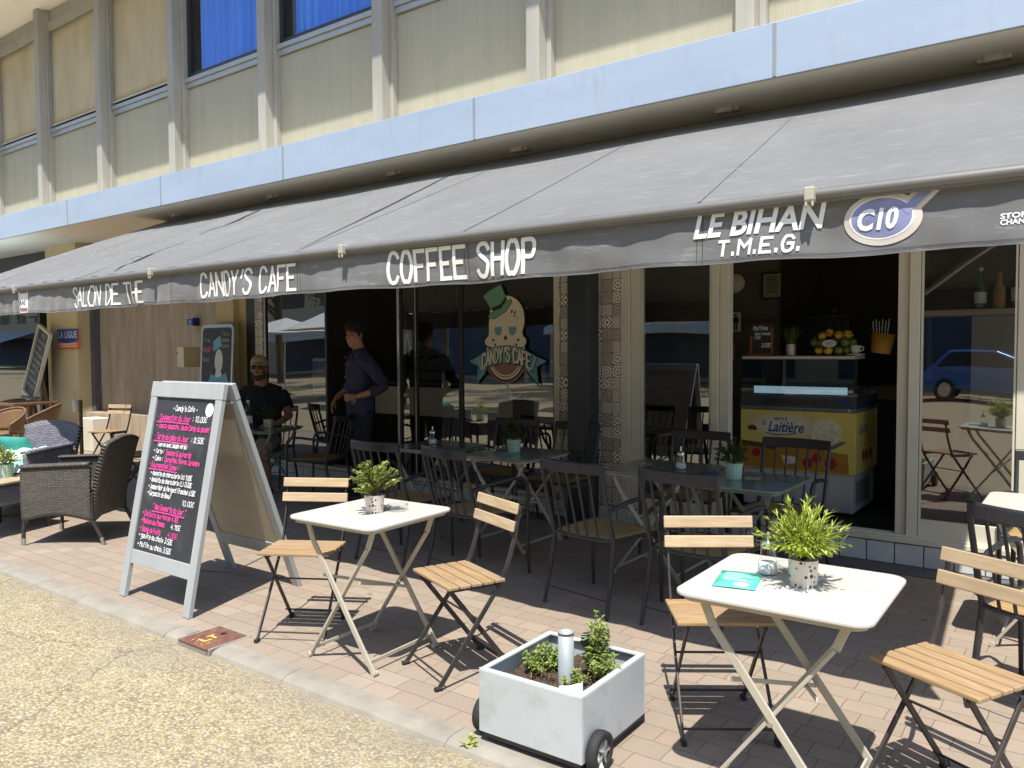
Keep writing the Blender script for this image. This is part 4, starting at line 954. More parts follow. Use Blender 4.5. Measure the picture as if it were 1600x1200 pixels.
b = MB(); b.grid(lambda u, v: ((2*u-1)*0.25*(1-0.06*math.sin(PI*v)), (2*v-1)*0.22, 0.075*(math.sin(PI*u)*math.sin(PI*v))**0.5+0.012*math.sin(u*17+v*6)), 22, 22); b.grid(lambda u, v: ((1-2*u)*0.25*(1-0.06*math.sin(PI*v)), (2*v-1)*0.22, -0.06*(math.sin(PI*u)*math.sin(PI*v))**0.5), 22, 22); o = b.build('cover', 'throw', th); o.rotation_euler = (R(24), R(-5), 0)
th = thing('cushion', 'plain teal cushion leaning on the back of the lilac rattan armchair', 'cushion', (-7.93, 3.10, 0.60), 28)
b = MB(); b.grid(lambda u, v: ((2*u-1)*0.22*(1-0.06*math.sin(PI*v)), (2*v-1)*0.16, 0.06*(math.sin(PI*u)*math.sin(PI*v))**0.5), 18, 18); b.grid(lambda u, v: ((1-2*u)*0.22*(1-0.06*math.sin(PI*v)), (2*v-1)*0.16, -0.05*(math.sin(PI*u)*math.sin(PI*v))**0.5), 18, 18); o = b.build('cover', 'teal', th); o.rotation_euler = (R(62), 0, R(170))
lt = thing('low_table', 'low cream-topped rattan table at the left edge with a plant on it', 'table', (-7.44, 2.72, 0), 20)
b = MB(); b.poly(rrect(0.62, 0.62, 0.05), (0.43, 0.45)); b.build('tabletop', 'slat_pale', lt, 0.004)
b = MB()
for i in range(4):
    a = R(90*i); b.grid(lambda u, v: (math.cos(a)*0.27-math.sin(a)*(2*u-1)*0.27, math.sin(a)*0.27+math.cos(a)*(2*u-1)*0.27, 0.26+v*0.16), 6, 4, uvs=(0.54, 0.16))
b.build('apron', 'wicker_light', lt, solid=0.02)
for sx in (-1, 1):
    for sy in (-1, 1):
        b = MB(); b.tube([(sx*0.27, sy*0.27, 0.42), (sx*0.27, sy*0.27, 0)], 0.018, 8); b.build('leg', 'dark_metal', lt)
pb = thing('parasol_stand', 'round grey concrete parasol foot beside the low table', 'parasol stand', (-8.25, 3.10, 0))
b = MB(); b.lathe([(0.24, 0), (0.25, 0.02), (0.245, 0.05), (0.19, 0.075), (0.06, 0.085)], n=32); b.build('base_disc', 'concrete', pb); b = MB(); b.lathe([(0.032, 0.085), (0.032, 0.26), (0.028, 0.27)], n=16); b.build('socket', 'steel', pb)
# post with glass cup in front of yellow wall
ps = thing('ashtray_post', 'slim brown post with a pale cup, before the yellow wall', 'post', (-9.95, 4.60, 0))
b = MB(); b.tube([(0, 0, 0), (0, 0, 0.92)], 0.022, 10); b.build('pole', 'old_wood', ps); b = MB(); b.lathe([(0.05, 0.78), (0.055, 0.92), (0.05, 0.92), (0.045, 0.79)], (-0.075, 0.0, 0), n=16); b.build('cup', 'frame_cream', ps)
b = MB(); b.lathe([(0.16, 0.0), (0.16, 0.02), (0.03, 0.035)], n=24); b.build('foot_plate', 'dark_metal', ps)

# ------------------------------------------------------------------ neighbour's cane chairs, wooden table and menu easel (far left)
def cane_chair(label):
    t = thing('cane_chair', label, 'chair', group='round-backed cane chairs at far left')
    b = MB(); b.grid(lambda u, v: (0.29*math.cos(R(-20+220*u))*(1-0.12*(1-v)), -0.02-0.29*math.sin(R(-20+220*u))*(1-0.12*(1-v)), 0.46+v*(0.30*(0.35+0.65*math.sin(PI*u)))), 26, 6); b.build('backrest', 'cane', t, solid=0.012)
    b = MB(); b.tube([(0.29*math.cos(R(-20+220*k/20)), -0.02-0.29*math.sin(R(-20+220*k/20)), 0.46+0.30*(0.35+0.65*math.sin(PI*k/20))) for k in range(21)], 0.016, 8); b.build('back_rim', 'old_wood', t)
    b = MB(); b.lathe([(0.02, 0.455), (0.25, 0.46), (0.26, 0.445), (0.25, 0.43), (0.02, 0.43)], n=24); b.build('seat', 'cane', t)
    for sx, sy in ((-1, -1), (1, -1), (1, 1), (-1, 1)):
        b = MB(); b.tube([(sx*0.19, sy*0.19, 0.44), (sx*0.23, sy*0.23, 0)], [0.018, 0.013], 8); b.build('leg', 'old_wood', t)
    return t
CC = cane_chair('round-backed cane chair in front of the leaning menu board'); CC.location = (-12.25, 5.05, 0); CC.rotation_euler.z = R(150)
dup(CC, (-11.6, 4.32, 0), 200, 'round-backed cane chair cut by the left edge')
dup(CC, (-14.1, 5.35, 0), 100, 'round-backed cane chair half hidden behind the wooden table at far left')
wt = thing('wooden_table', 'small square wooden table below the menu board', 'table', (-13.2, 5.25, 0), 10)
b = MB(); b.box((0, 0, 0.73), (0.7, 0.7, 0.04)); b.build('tabletop', 'old_wood', wt, 0.006)
for sx in (-1, 1):
    for sy in (-1, 1):
        b = MB(); b.box((sx*0.3, sy*0.3, 0.355), (0.06, 0.06, 0.71)); b.build('leg', 'old_wood', wt, 0.004)
mb_ = thing('menu_board', 'tall narrow chalk menu board in a pale frame on an easel at far left', 'menu board', (-13.95, 5.70, 0), -6)
tilt = Matrix.Rotation(R(-9), 4, 'X') @ Matrix.Rotation(R(16), 4, 'Y')
def tl(x, y, z): return tuple(Matrix.Translation((-0.14, 0, 0.80)) @ tilt @ Vector((x, y, z)))
b = MB(); b.poly([(-0.30, 0), (0.30, 0), (0.30, 1.10), (-0.30, 1.10)], (0.0, 0.03), lambda x, y, z: tl(x, z, y)); b.build('slate', 'slate', mb_)
b = MB()
for p, q in (((-0.32, 0, -0.02), (0.32, 0, -0.02)), ((-0.32, 0, 1.12), (0.32, 0, 1.12)), ((-0.32, 0, -0.02), (-0.32, 0, 1.12)), ((0.32, 0, -0.02), (0.32, 0, 1.12))): b.bar(tl(p[0], -0.01, p[2]), tl(q[0], -0.01, q[2]), 0.035, 0.05, (0, 1, 0))
b.build('frame', 'frame_cream', mb_)
b = MB(); b.bar((0.30, 0.22, 0), (0.22, 0.05, 1.25), 0.05, 0.05); b.bar((-0.36, 0.22, 0), (-0.3, 0.05, 1.0), 0.05, 0.05); b.bar((-0.4, -0.03, 0.77), (0.36, -0.03, 0.77), 0.06, 0.04); b.build('easel', 'old_wood', mb_)
b = MB(); rk = random.Random(3)
for k, (tx, sz) in enumerate((("MENU", 0.07), ("Salade verte 6", 0.05), ("Tartare 14", 0.05), ("Pates fraiches 12", 0.05), ("Burger maison 13", 0.05), ("Poisson du jour", 0.05), ("Dessert 5", 0.05), ("Cafe gourmand 7", 0.05), ("Vins au verre", 0.05))):
    letters(b, tx, -0.24 if k else -0.1, 0.98-k*0.105, sz, lambda u, v, l: tl(u, -0.006-0.0002*l, v), w=0.13, jit=0.05, rnd=rk)
b.build('chalk_writing', 'chalk_dim', mb_)

# ------------------------------------------------------------------ A-frame chalkboard
SB = thing('sandwich_board', 'grey wooden A-frame chalkboard menu standing near the kerb, written in white and pink', 'chalkboard sign', (-4.46, 2.73, 0))
HB = 1.31
def sf(u, z, d=0.0): # front leaf; d = outwards
    return (u, -0.26*(1-z/HB)-0.02-d, z+d*0.2)
def sr(u, z, d=0.0): return (u, 0.46*(1-z/HB)+0.02+d, z+d*0.33)
def leaf_frame(fn, nm, wd=0.385):
    for s in (-1, 1):
        b = MB(); b.poly([(s*wd, 0), (s*(wd-0.066), 0), (s*(wd-0.066), HB-0.095), (s*wd, HB-0.095)][::(-1 if s > 0 else 1)], (-0.012, 0.016), lambda x, y, z: fn(x, y, z)); b.build('leg', 'board_grey', SB, 0.003, fixn=True)
    for nm2, z0, z1, w2, dd in (('top_rail', HB-0.095, HB, wd+0.002, 0.018), ('bottom_rail', 0.200, 0.285, wd-0.067, 0.013)):
        b = MB(); b.poly([(-w2, z0+.001), (w2, z0+.001), (w2, z1), (-w2, z1)], (-0.012, dd), lambda x, y, z: fn(x, y, z)); b.build(nm2, 'board_grey', SB, 0.003, fixn=True)
leaf_frame(sf, 'front'); leaf_frame(sr, 'rear')
b = MB(); b.poly([(-0.318, 0.287), (0.318, 0.287), (0.318, 1.213), (-0.318, 1.213)], (-0.006, 0.004), lambda x, y, z: sf(x, y, z)); SLA = b.build('slate', 'slate', SB, fixn=True)
b = MB(); b.poly([(-0.318, 0.287), (0.318, 0.287), (0.318, 1.213), (-0.318, 1.213)], (-0.006, 0.004), lambda x, y, z: sr(x, y, z)); b.build('rear_panel', 'board_back', SB, fixn=True)
b = MB(); b.bar((-0.33, -0.055, 1.20), (-0.33, 0.08, 1.19), 0.02, 0.004); b.bar((0.33, -0.055, 1.20), (0.33, 0.08, 1.19), 0.02, 0.004); b.build('hinge', 'steel', SB)
b = MB(); b.tube([(0.27, -0.20, 0.24), (0.28, 0.05, 0.17), (0.27, 0.38, 0.23)], 0.003, 6); b.build('stay_cord', 'dark_metal', SB)
sm = lambda u, v, l=0: sf(u, v, 0.0052+0.00012*l)
rk = random.Random(11)
bw = 'chalk_white'; bp = 'chalk_pink'
lay = [0]
def chalk(mat, txt, u, y, h=0.030, tot=None, und=False, w=0.125):
    mb = MB()
    z = 1.192-(y-612)*0.00358-h; h *= 0.86
    e = letters(mb, txt, u, z, h, sm, w=w, asp=0.52, gap=0.30, slant=0.12, jit=0.05, rnd=rk, total=tot)
    if und: ribbon(mb, [(u+0.01, z-0.012), ((u+e)/2, z-0.010), (e-0.01, z-0.013)], 0.006, sm, 60)
    mb.build('chalk_line', mat, SLA); return e
chalk(bw, "• Candy's Cafe •", -0.13, 617, 0.036, 0.27)
chalk(bp, '· Suggestion du Jour', -0.285, 633, 0.040, 0.37, True); chalk(bw, ': 10,00€', 0.10, 633, 0.036, 0.15)
chalk(bp, '> Tomate gaspacho, Sauce Candy du poulet', -0.285, 648, 0.036, 0.585)
chalk(bp, '· Tarte ou cake du Jour', -0.285, 666, 0.040, 0.38, True); chalk(bw, ': 8.50€', 0.12, 667, 0.036, 0.13)
chalk(bw, '(servie avec Salade verte)', -0.235, 680, 0.032, 0.33)
chalk(bw, '> Tarte :', -0.270, 692, 0.032, 0.12); chalk(bp, 'Saumon & epinards', -0.13, 692, 0.036, 0.28)
chalk(bw, '> Cake :', -0.270, 704, 0.032, 0.12); chalk(bp, 'Courgettes, Poivron, Coriandre', -0.13, 704, 0.034, 0.38)
chalk(bp, '· Gourmandise Salee :', -0.29, 715, 0.036, 0.33, True)
chalk(bw, '> Assiette de charcuterie (s) 9.00€', -0.265, 729, 0.032, 0.46)
chalk(bw, '> Assiette de charcuterie (L) 13.00€', -0.265, 740, 0.032, 0.47)
chalk(bw, '> Jambon Noir du Perigord (Tranche) 6.50€', -0.265, 752, 0.032, 0.52)
chalk(bw, '> Carpaccio de Boeuf', -0.265, 763, 0.032, 0.27); chalk(bw, '10.00€', 0.13, 770, 0.032, 0.12)
chalk(bp, '" Nos Desserts du Jour "', -0.18, 783, 0.038, 0.37, True)
chalk(bp, '> Clafoutis aux Poires 4.90€', -0.285, 797, 0.036, 0.41)
chalk(bp, '> Moelleux aux Pommes', -0.285, 809, 0.036, 0.27); chalk(bw, '4.90€', 0.05, 810, 0.032, 0.10)
chalk(bp, '> Salade de Fruits', -0.285, 823, 0.036, 0.24); chalk(bp, '4.00€', 0.03, 824, 0.032, 0.10)
chalk(bw, '> gaufre au choix 3.50€', -0.285, 834, 0.034, 0.38)
chalk(bw, '> Muffin au choix 3.50€', -0.285, 849, 0.034, 0.38)
b = MB(); pts = [(0.262+0.040*math.cos(2*PI*k/16), 1.155+0.040*math.sin(2*PI*k/16)) for k in range(16)]; b.poly(pts, (0.006, 0.0066), lambda x, y, z: sf(x, y, z)); b.build('chalk_dot', 'chalk_white', SLA)


# ------------------------------------------------------------------ wheeled planter (parasol foot)
PL = thing('wheeled_planter', 'pale grey metal planter box on black wheels holding soil, herbs and a pipe', 'planter', (-1.66, 2.565, 0), 1)
hx, hy, z0, z1 = 0.228, 0.248, 0.045, 0.285
b = MB(); th_ = 0.008
b.bx(-hx, hx, -hy, -hy+th_, z0, z1); b.bx(-hx, hx, hy-th_, hy, z0, z1); b.bx(-hx, -hx+th_, -hy+th_, hy-th_, z0, z1); b.bx(hx-th_, hx, -hy+th_, hy-th_, z0, z1); b.build('box', 'planter', PL, 0.003)
b = MB()
for (x0, x1, y0, y1) in ((-hx, hx, -hy, -hy+0.026), (-hx, hx, hy-0.026, hy), (-hx, -hx+0.026, -hy+0.0262, hy-0.0262), (hx-0.026, hx, -hy+0.0262, hy-0.0262)): b.bx(x0+.0008, x1-.0008, y0+.0008, y1-.0008, z1-0.006, z1+0.003)
b.build('rim', 'planter', PL, 0.002)
b = MB(); b.grid(lambda u, v: ((2*u-1)*(hx-0.012), (2*v-1)*(hy-0.012), 0.212+0.030*noise.noise((u*5, v*5, 0.3))+0.012*noise.noise((u*17, v*17, 2))+0.006*noise.noise((u*40, v*40, 5))), 50, 50); b.build('soil', 'soil', PL)
b = MB(); b.bx(-hx+0.01, hx-0.01, -hy+0.01, hy-0.01, 0.025, 0.045); b.build('base_plate', 'dark_metal', PL)
b = MB(); b.lathe([(0.031, 0.17), (0.031, 0.405), (0.027, 0.405), (0.027, 0.30)], (0.01, 0.0, 0), 24); PIPE = b.build('pipe', 'pipe', PL)
b = MB(); b.lathe([(0.0318, 0.396), (0.0318, 0.404)], (0.01, 0.0, 0), 24, (False, False)); b.build('rust_ring', 'rust_plate', PIPE)
b = MB(); b.tube([(0.035, 0.02, 0.37), (0.075, 0.045, 0.37)], 0.008, 8); b.build('screw', 'steel', PIPE)
b = MB()
for k in range(10):
    a = 2*PI*k/10; b.tube([(0.06, 0.045+0.018*math.cos(a), 0.372+0.018*math.sin(a)), (0.078, 0.056+0.018*math.cos(a), 0.372+0.018*math.sin(a))], 0.008, 6)
b.tube([(0.058, 0.04, 0.372), (0.08, 0.058, 0.372)], 0.017, 14); b.build('hand_knob', 'black_plastic', PIPE)
for (wx, wy, s) in ((-hx-0.028, -hy+0.085, -1), (hx+0.028, -hy+0.075, 1)):
    b = MB(); n = 30; pr = [(0.062, -0.021), (0.071, -0.018), (0.074, 0), (0.071, 0.018), (0.062, 0.021), (0.045, 0.018), (0.045, -0.018)]
    vs = []
    for k in range(n):
        a = 2*PI*k/n
        for r, x in pr: vs.append((wx+x, wy+r*math.cos(a), 0.075+r*math.sin(a)))
    m = len(pr); b.add(vs, [(k*m+j, k*m+(j+1) % m, ((k+1) % n)*m+(j+1) % m, ((k+1) % n)*m+j) for k in range(n) for j in range(m)], True); W = b.build('wheel', 'rubber', PL, fixn=True)
    b = MB(); b.tube([(wx-0.012, wy, 0.075), (wx+0.012, wy, 0.075)], 0.046, 20); b.tube([(wx-0.02, wy, 0.075), (wx+0.022*1, wy, 0.075)], 0.014, 12); b.build('rim', 'freezer_grey', W)
    b = MB()
    for k in range(5):
        a = 2*PI*k/5; b.bar((wx+s*0.013, wy, 0.075), (wx+s*0.013, wy+0.042*math.cos(a), 0.075+0.042*math.sin(a)), 0.010, 0.012, (1, 0, 0))
    b.tube([(wx+s*0.01, wy, 0.075), (wx+s*0.024, wy, 0.075)], 0.011, 10); b.build('hub', 'steel', W)
    b = MB(); b.bar((wx-s*0.03, wy-0.01, 0.12), (wx+s*0.024, wy-0.03, 0.03), 0.02, 0.006); b.build('fork', 'planter', PL)
def add_leaf(b, base, d, L, w, up=Vector((0, 0, 1)), bend=0.25, rnd_=False):
    d = d.normalized(); s = d.cross(up)
    if s.length < 1e-3: s = Vector((1, 0, 0))
    s.normalize(); n = s.cross(d)
    p0 = base; p1 = base+d*L*0.5+n*L*0.04; p2 = base+d*L-n*L*bend
    if rnd_:
        q1 = base+d*L*0.3+n*L*.03; q2 = base+d*L*0.75; b.add([p0, q1-s*w/2, q2-s*w*.42, p2, q2+s*w*.42, q1+s*w/2], [(0, 1, 2, 3, 4, 5)]); return
    b.add([p0, p1-s*w/2, p2, p1+s*w/2], [(0, 1, 2, 3)])
def rv(rk):
    while True:
        v = Vector((rk.uniform(-1, 1), rk.uniform(-1, 1), rk.uniform(-1, 1)))
        if 0.05 < v.length < 1: return v
def herb(nm, c, r, h, n, mat, rk, L=0.022, w=0.010, parent=PL, stems=14, mat2=None):
    b = MB(); bs = MB(); c = Vector(c)
    for k in range(stems):
        a = rk.uniform(0, 2*PI); q = r*math.sqrt(rk.random()); hh = h*rk.uniform(0.55, 1.0)*(1-0.35*(q/r))
        base = c+Vector((q*0.5*math.cos(a), q*0.5*math.sin(a), 0)); tip = c+Vector((q*math.cos(a), q*math.sin(a), hh))
        mid = (base+tip)/2+Vector((rk.uniform(-.01, .01), rk.uniform(-.01, .01), 0))
        bs.tube([base, mid, tip], [0.0022, 0.0016, 0.001], 4)
        for m in range(int(n/stems)):
            f = rk.uniform(0.25, 1.0); p = base.lerp(mid, f*2) if f < .5 else mid.lerp(tip, f*2-1)
            d = Vector((rk.uniform(-1, 1), rk.uniform(-1, 1), rk.uniform(-0.1, 0.9))); add_leaf(b, p, d, L*rk.uniform(.6, 1.2), w*rk.uniform(.7, 1.2))
    o = b.build(nm, mat, parent); bs.build('stems', 'stem', o); return o
rk = random.Random(21)
herb('herb', (-0.11, 0.02, 0.21), 0.085, 0.135, 800, 'leaf_herb', rk, 0.022, 0.008, stems=36)
herb('herb', (-0.10, 0.0, 0.205), 0.085, 0.05, 160, 'leaf_dry', rk, 0.03, 0.006, stems=16)
herb('herb', (0.085, 0.085, 0.21), 0.062, 0.31, 900, 'leaf_herb', rk, 0.024, 0.010, stems=24)
herb('herb', (0.125, 0.06, 0.21), 0.085, 0.16, 560, 'leaf_herb', rk, 0.022, 0.009, stems=26)
herb('herb', (0.07, -0.03, 0.205), 0.05, 0.08, 240, 'leaf_herb', rk, 0.020, 0.008, stems=14)
herb('herb', (0.12, 0.05, 0.20), 0.10, 0.07, 180, 'leaf_dry', rk, 0.03, 0.006, stems=18)
b = MB()
for k in range(4):
    x, y = 0.10+0.025*k, -0.185+0.012*(k % 2); a = 0.6*k
    b.add([(x, y, 0.235), (x+0.05*math.cos(a), y+0.05*math.sin(a), 0.240), (x+0.05*math.cos(a)-0.02, y+0.05*math.sin(a)+0.03, 0.275), (x-0.02, y+0.03, 0.262)], [(0, 1, 2, 3)])
tag(b.build('paper_scrap', 'paper', None, solid=0.0008, loc=(-1.66, 2.565, 0)), 'crumpled white paper scraps in the near corner of the planter', 'litter')
# weed at planter foot, cigarette end on the road
w_ = thing('weed', 'tiny bright green weed growing by the kerb beside the planter', 'weed', (-1.895, 2.285, 0))
herb('leaves', (0, 0, 0), 0.05, 0.012, 40, 'leaf_bamboo', rk, 0.022, 0.010, parent=w_, stems=6)
b = MB(); b.tube([(-2.43, 2.135, -0.026), (-2.395, 2.12, -0.026)], 0.004, 8); tag(b.build('cigarette_end', 'card_rose'), 'orange cigarette end lying on the pebble paving by the kerb', 'cigarette end')
# rusty utility cover set in the kerb
UC = thing('utility_cover', 'rust-red metal utility cover with yellow paint set across the kerb', 'cover', (-3.71, 2.35, -0.002))
b = MB(); b.bx(-0.125, 0.125, -0.118, 0.125, -0.004, 0.006); b.build('lid', 'rust_plate', UC, 0.002); b = MB(); b.bx(-0.124, 0.124, -0.116, 0.124, -0.06, -0.005); b.build('bedding', 'concrete', UC)

b = MB(); b.bx(-0.142, -0.127, -0.11, 0.15, -0.03, 0.0055); b.bx(0.127, 0.142, -0.11, 0.15, -0.03, 0.0055); b.bx(-0.126, 0.126, 0.127, 0.15, -0.03, 0.0055); b.build('frame', 'concrete', UC, 0.003)
b = MB(); b.lathe([(0.018, 0.0062), (0.018, 0.0066)], (0.0, 0.065, 0), 14); b.build('key_hole', 'black_plastic', UC)
b = MB()
letters(b, 'LT', -0.02, 0.0, 0.055, lambda u, v, l: (-v*0.9+0.02, u*1.3-0.03, 0.0066+0.0002*l), w=0.2); rr = random.Random(5)
for k in range(26):
    x, y = rr.uniform(-0.06, 0.06), rr.uniform(-0.11, -0.05); s = rr.uniform(.003, .009); b.add([(x, y, 0.0066), (x+s, y+s*.3, 0.0066), (x+s*.8, y+s, 0.0066), (x-s*.2, y+s*.7, 0.0066)], [(0, 1, 2, 3)])
b.build('yellow_marking', 'yellow_paint', UC)

# ------------------------------------------------------------------ pots with plants, dispensers, ashtrays
def pot_plant(label, kind, mat_pot, loc, seed, spread=0.11, hgt=0.13, n=420, leafmat='leaf_box', pot=(0.043, 0.05, 0.088)):
    t = thing('potted_plant', label, 'potted plant', loc, group='small potted plants'); rk = random.Random(seed)
    b = MB(); r0, r1, h = pot
    b.grid(lambda u, v: ((r0+(r1-r0)*v)*math.cos(2*PI*u), (r0+(r1-r0)*v)*math.sin(2*PI*u), h*v), 28, 3, uvs=(2*PI*r1, h)); b.lathe([(0.002, 0.002), (r0, 0.002)], n=20, cap=(True, False)); b.lathe([(r1-0.002, h-0.012), (0.001, h-0.012)], n=20, cap=(False, True)); b.build('pot', mat_pot, t)
    lf = MB(); st = MB(); c = Vector((0, 0, h-0.01))
    if kind == 'box':
        for k in range(46):
            d = rv(rk).normalized(); d.z = abs(d.z)*0.9+0.18; d.normalize(); L = rk.uniform(0.65, 1.0)
            tip = c+Vector((d.x*spread*L*1.05, d.y*spread*L*1.05, d.z*hgt*L+0.01)); mid = (c+tip)/2+Vector((0, 0, 0.012)); st.tube([c, mid, tip], 0.0012, 4)
            for m in range(n//46):
                f = rk.uniform(0.35, 1.05); p = c.lerp(mid, f*2) if f < .5 else mid.lerp(tip, f*2-1); dd = (d+rv(rk)*1.0).normalized()
                add_leaf(lf, p, dd, 0.019*rk.uniform(.7, 1.15), 0.015*rk.uniform(.7, 1.1), Vector((rk.uniform(-.5, .5), rk.uniform(-.5, .5), 1)), 0.1, True)
    elif kind == 'bamboo':
        for k in range(130):
            d = rv(rk).normalized(); d.z = abs(d.z)*0.85+0.30; d.normalize(); L = rk.uniform(0.4, 1.08)
            tip = c+Vector((d.x*spread*L, d.y*spread*L, d.z*hgt*L)); mid = (c+tip)/2+Vector((0, 0, 0.018)); st.tube([c, mid, tip], 0.001, 4)
            for m in range(n//130):
                f = rk.uniform(0.3, 1.02); p = c.lerp(mid, f*2) if f < .5 else mid.lerp(tip, f*2-1); dd = (d*1.0+rv(rk)*0.75); add_leaf(lf, p, dd, 0.040*rk.uniform(.6, 1.15), 0.0062, bend=0.15)
    else:
        for k in range(n):
            a = rk.uniform(0, 2*PI); q = math.sqrt(rk.random()); base = c+Vector((q*r1*.8*math.cos(a), q*r1*.8*math.sin(a), 0)); d = Vector((q*0.55*math.cos(a), q*0.55*math.sin(a), 1)); L = hgt*rk.uniform(.6, 1.0)
            s = Vector((-math.sin(a), math.cos(a), 0))*0.003; t1 = base+d.normalized()*L*0.6; t2 = base+d.normalized()*L+Vector((d.x, d.y, 0))*0.02
            lf.add([base-s, base+s, t1+s*.8, t1-s*.8], [(0, 1, 2, 3)]); lf.add([t1-s*.8, t1+s*.8, t2], [(0, 1, 2)])
    f = lf.build('foliage', leafmat, t); 
    if st.v: st.build('stems', 'stem', f)
    return t
ZT = 0.706
pot_plant('round-leaved plant in a spotted metal pot on the left white table', 'box', 'dotted_pot', (-2.86, 2.71, ZT), 1, 0.122, 0.18, 2400)
pot_plant('bright lime-green grassy plant in a spotted metal pot on the front white table', 'bamboo', 'dotted_pot', (-0.79, 2.70, ZT), 2, 0.15, 0.205, 2100, 'leaf_bamboo', (0.046, 0.048, 0.09))
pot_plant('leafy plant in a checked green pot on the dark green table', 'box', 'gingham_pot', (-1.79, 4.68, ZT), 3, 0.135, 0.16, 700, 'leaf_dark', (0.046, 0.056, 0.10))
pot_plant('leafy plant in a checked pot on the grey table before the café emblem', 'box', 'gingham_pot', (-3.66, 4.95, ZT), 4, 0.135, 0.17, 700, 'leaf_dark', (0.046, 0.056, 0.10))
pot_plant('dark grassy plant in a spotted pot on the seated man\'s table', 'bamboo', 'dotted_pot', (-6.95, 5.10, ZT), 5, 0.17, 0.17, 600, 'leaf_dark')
pot_plant('yellow-green plant in a checked pot on the low table at the left edge', 'box', 'gingham_pot', (-7.43, 2.80, 0.451), 6, 0.15, 0.15, 1100, 'leaf_box', (0.06, 0.07, 0.11))
def sugar(label, loc):
    t = thing('sugar_dispenser', label, 'sugar dispenser', loc, group='glass sugar dispensers')
    b = MB(); b.lathe([(0.030, 0.001), (0.036, 0.012), (0.036, 0.03), (0.025, 0.07), (0.023, 0.098)], n=20, cap=(True, False)); b.build('jar', 'jar', t)
    b = MB(); b.lathe([(0.028, 0.004), (0.033, 0.012), (0.033, 0.03), (0.030, 0.042)], n=18); b.build('sugar', 'sugar', t)
    b = MB(); b.lathe([(0.024, 0.094), (0.025, 0.112), (0.012, 0.120), (0.006, 0.122)], n=18); b.tube([(0, 0, 0.12), (0.002, 0, 0.152)], 0.0055, 8); b.build('spout_cap', 'chrome', t); return t
SG = sugar('glass sugar dispenser with steel spout on the front white table', (-0.93, 2.76, ZT))
dup(SG, (-2.94, 2.775, ZT), 0, 'glass sugar dispenser half hidden by the plant on the left white table')
dup(SG, (-4.54, 4.98, ZT), 0, 'glass sugar dispenser alone on the dark green table by the standing man')
dup(SG, (-2.22, 4.86, ZT), 0, 'glass sugar dispenser on the grey table joined to the green one')
def ashtray(label, loc):
    t = thing('ashtray', label, 'ashtray', loc, group='clear glass ashtrays'); b = MB(); b.lathe([(0.045, 0.001), (0.05, 0.006), (0.052, 0.032), (0.045, 0.032), (0.040, 0.010), (0.005, 0.008)], n=24); b.build('bowl', 'jar', t); return t
AS = ashtray('clear glass ashtray on the left white table behind the pot', (-2.79, 2.80, ZT))
dup(AS, (-0.87, 2.82, ZT), 0, 'clear glass ashtray between sugar dispenser and bright plant')
dup(AS, (-1.66, 4.66, ZT), 0, 'clear glass ashtray right of the checked pot on the green table')
dup(AS, (-2.47, 4.86, ZT), 0, 'clear glass ashtray left of the sugar dispenser on the grey table')
dup(AS, (-3.83, 4.98, ZT), 0, 'clear glass ashtray beside the plant pot before the café emblem')
mc = thing('menu_card', 'teal printed menu card lying on the front white table', 'menu card', (-0.985, 2.62, ZT+0.001), 12)
b = MB(); b.grid(lambda u, v: ((u-.5)*0.14, (v-.5)*0.20, 0.001+0.002*math.sin(u*3)), 4, 4); b.build('card', 'card_teal', mc, solid=0.0015)
b = MB()
for k in range(6): b.bx(-0.05, 0.05-0.02*(k % 3), -0.02+0.017*k, -0.012+0.017*k, 0.0042, 0.0046)
b.build('print', 'card_pale', mc); b = MB(); b.lathe([(0.026, 0.0044), (0.026, 0.0048)], (0.02, -0.06, 0), 12); b.build('print', 'card_rose', mc)
def card(label, mat, loc, rz, w=0.10, d=0.15):
    b = MB(); b.box((0, 0, 0.001), (w, d, 0.002)); o = b.build('leaflet', mat); o.location = loc; o.rotation_euler.z = R(rz); tag(o, label, 'leaflet')
card('blue leaflet on the green table near the checked pot', 'blue_sign', (-1.99, 4.80, ZT), 30)
card('yellow-green card on the seated man\'s table', 'card_green', (-6.78, 5.16, ZT), 20, 0.12, 0.2)
card('dark leaflet under the plant pot before the café emblem', 'card_teal', (-3.62, 4.82, ZT), 60)
bt = thing('bottle', 'clear glass water bottle on the seated man\'s table', 'bottle', (-7.15, 5.00, ZT)); b = MB(); b.lathe([(0.040, 0.002), (0.042, 0.02), (0.042, 0.15), (0.018, 0.20), (0.015, 0.27)], n=18); b.build('body', 'jar', bt); b = MB(); b.lathe([(0.0432, 0.05), (0.0432, 0.12)], n=18, cap=(False, False)); b.build('label', 'paper', bt); b = MB(); b.lathe([(0.016, 0.262), (0.016, 0.285)], n=12); b.build('stopper', 'paper', bt)
gl_ = thing('drinking_glass', 'tumbler of dark drink on the seated man\'s table', 'glass', (-7.16, 4.90, ZT)); b = MB(); b.lathe([(0.030, 0.001), (0.036, 0.12)], n=16, cap=(True, False)); b.build('tumbler', 'jar', gl_); b = MB(); b.lathe([(0.027, 0.004), (0.030, 0.06)], n=16); b.build('drink', 'dark_drink', gl_)

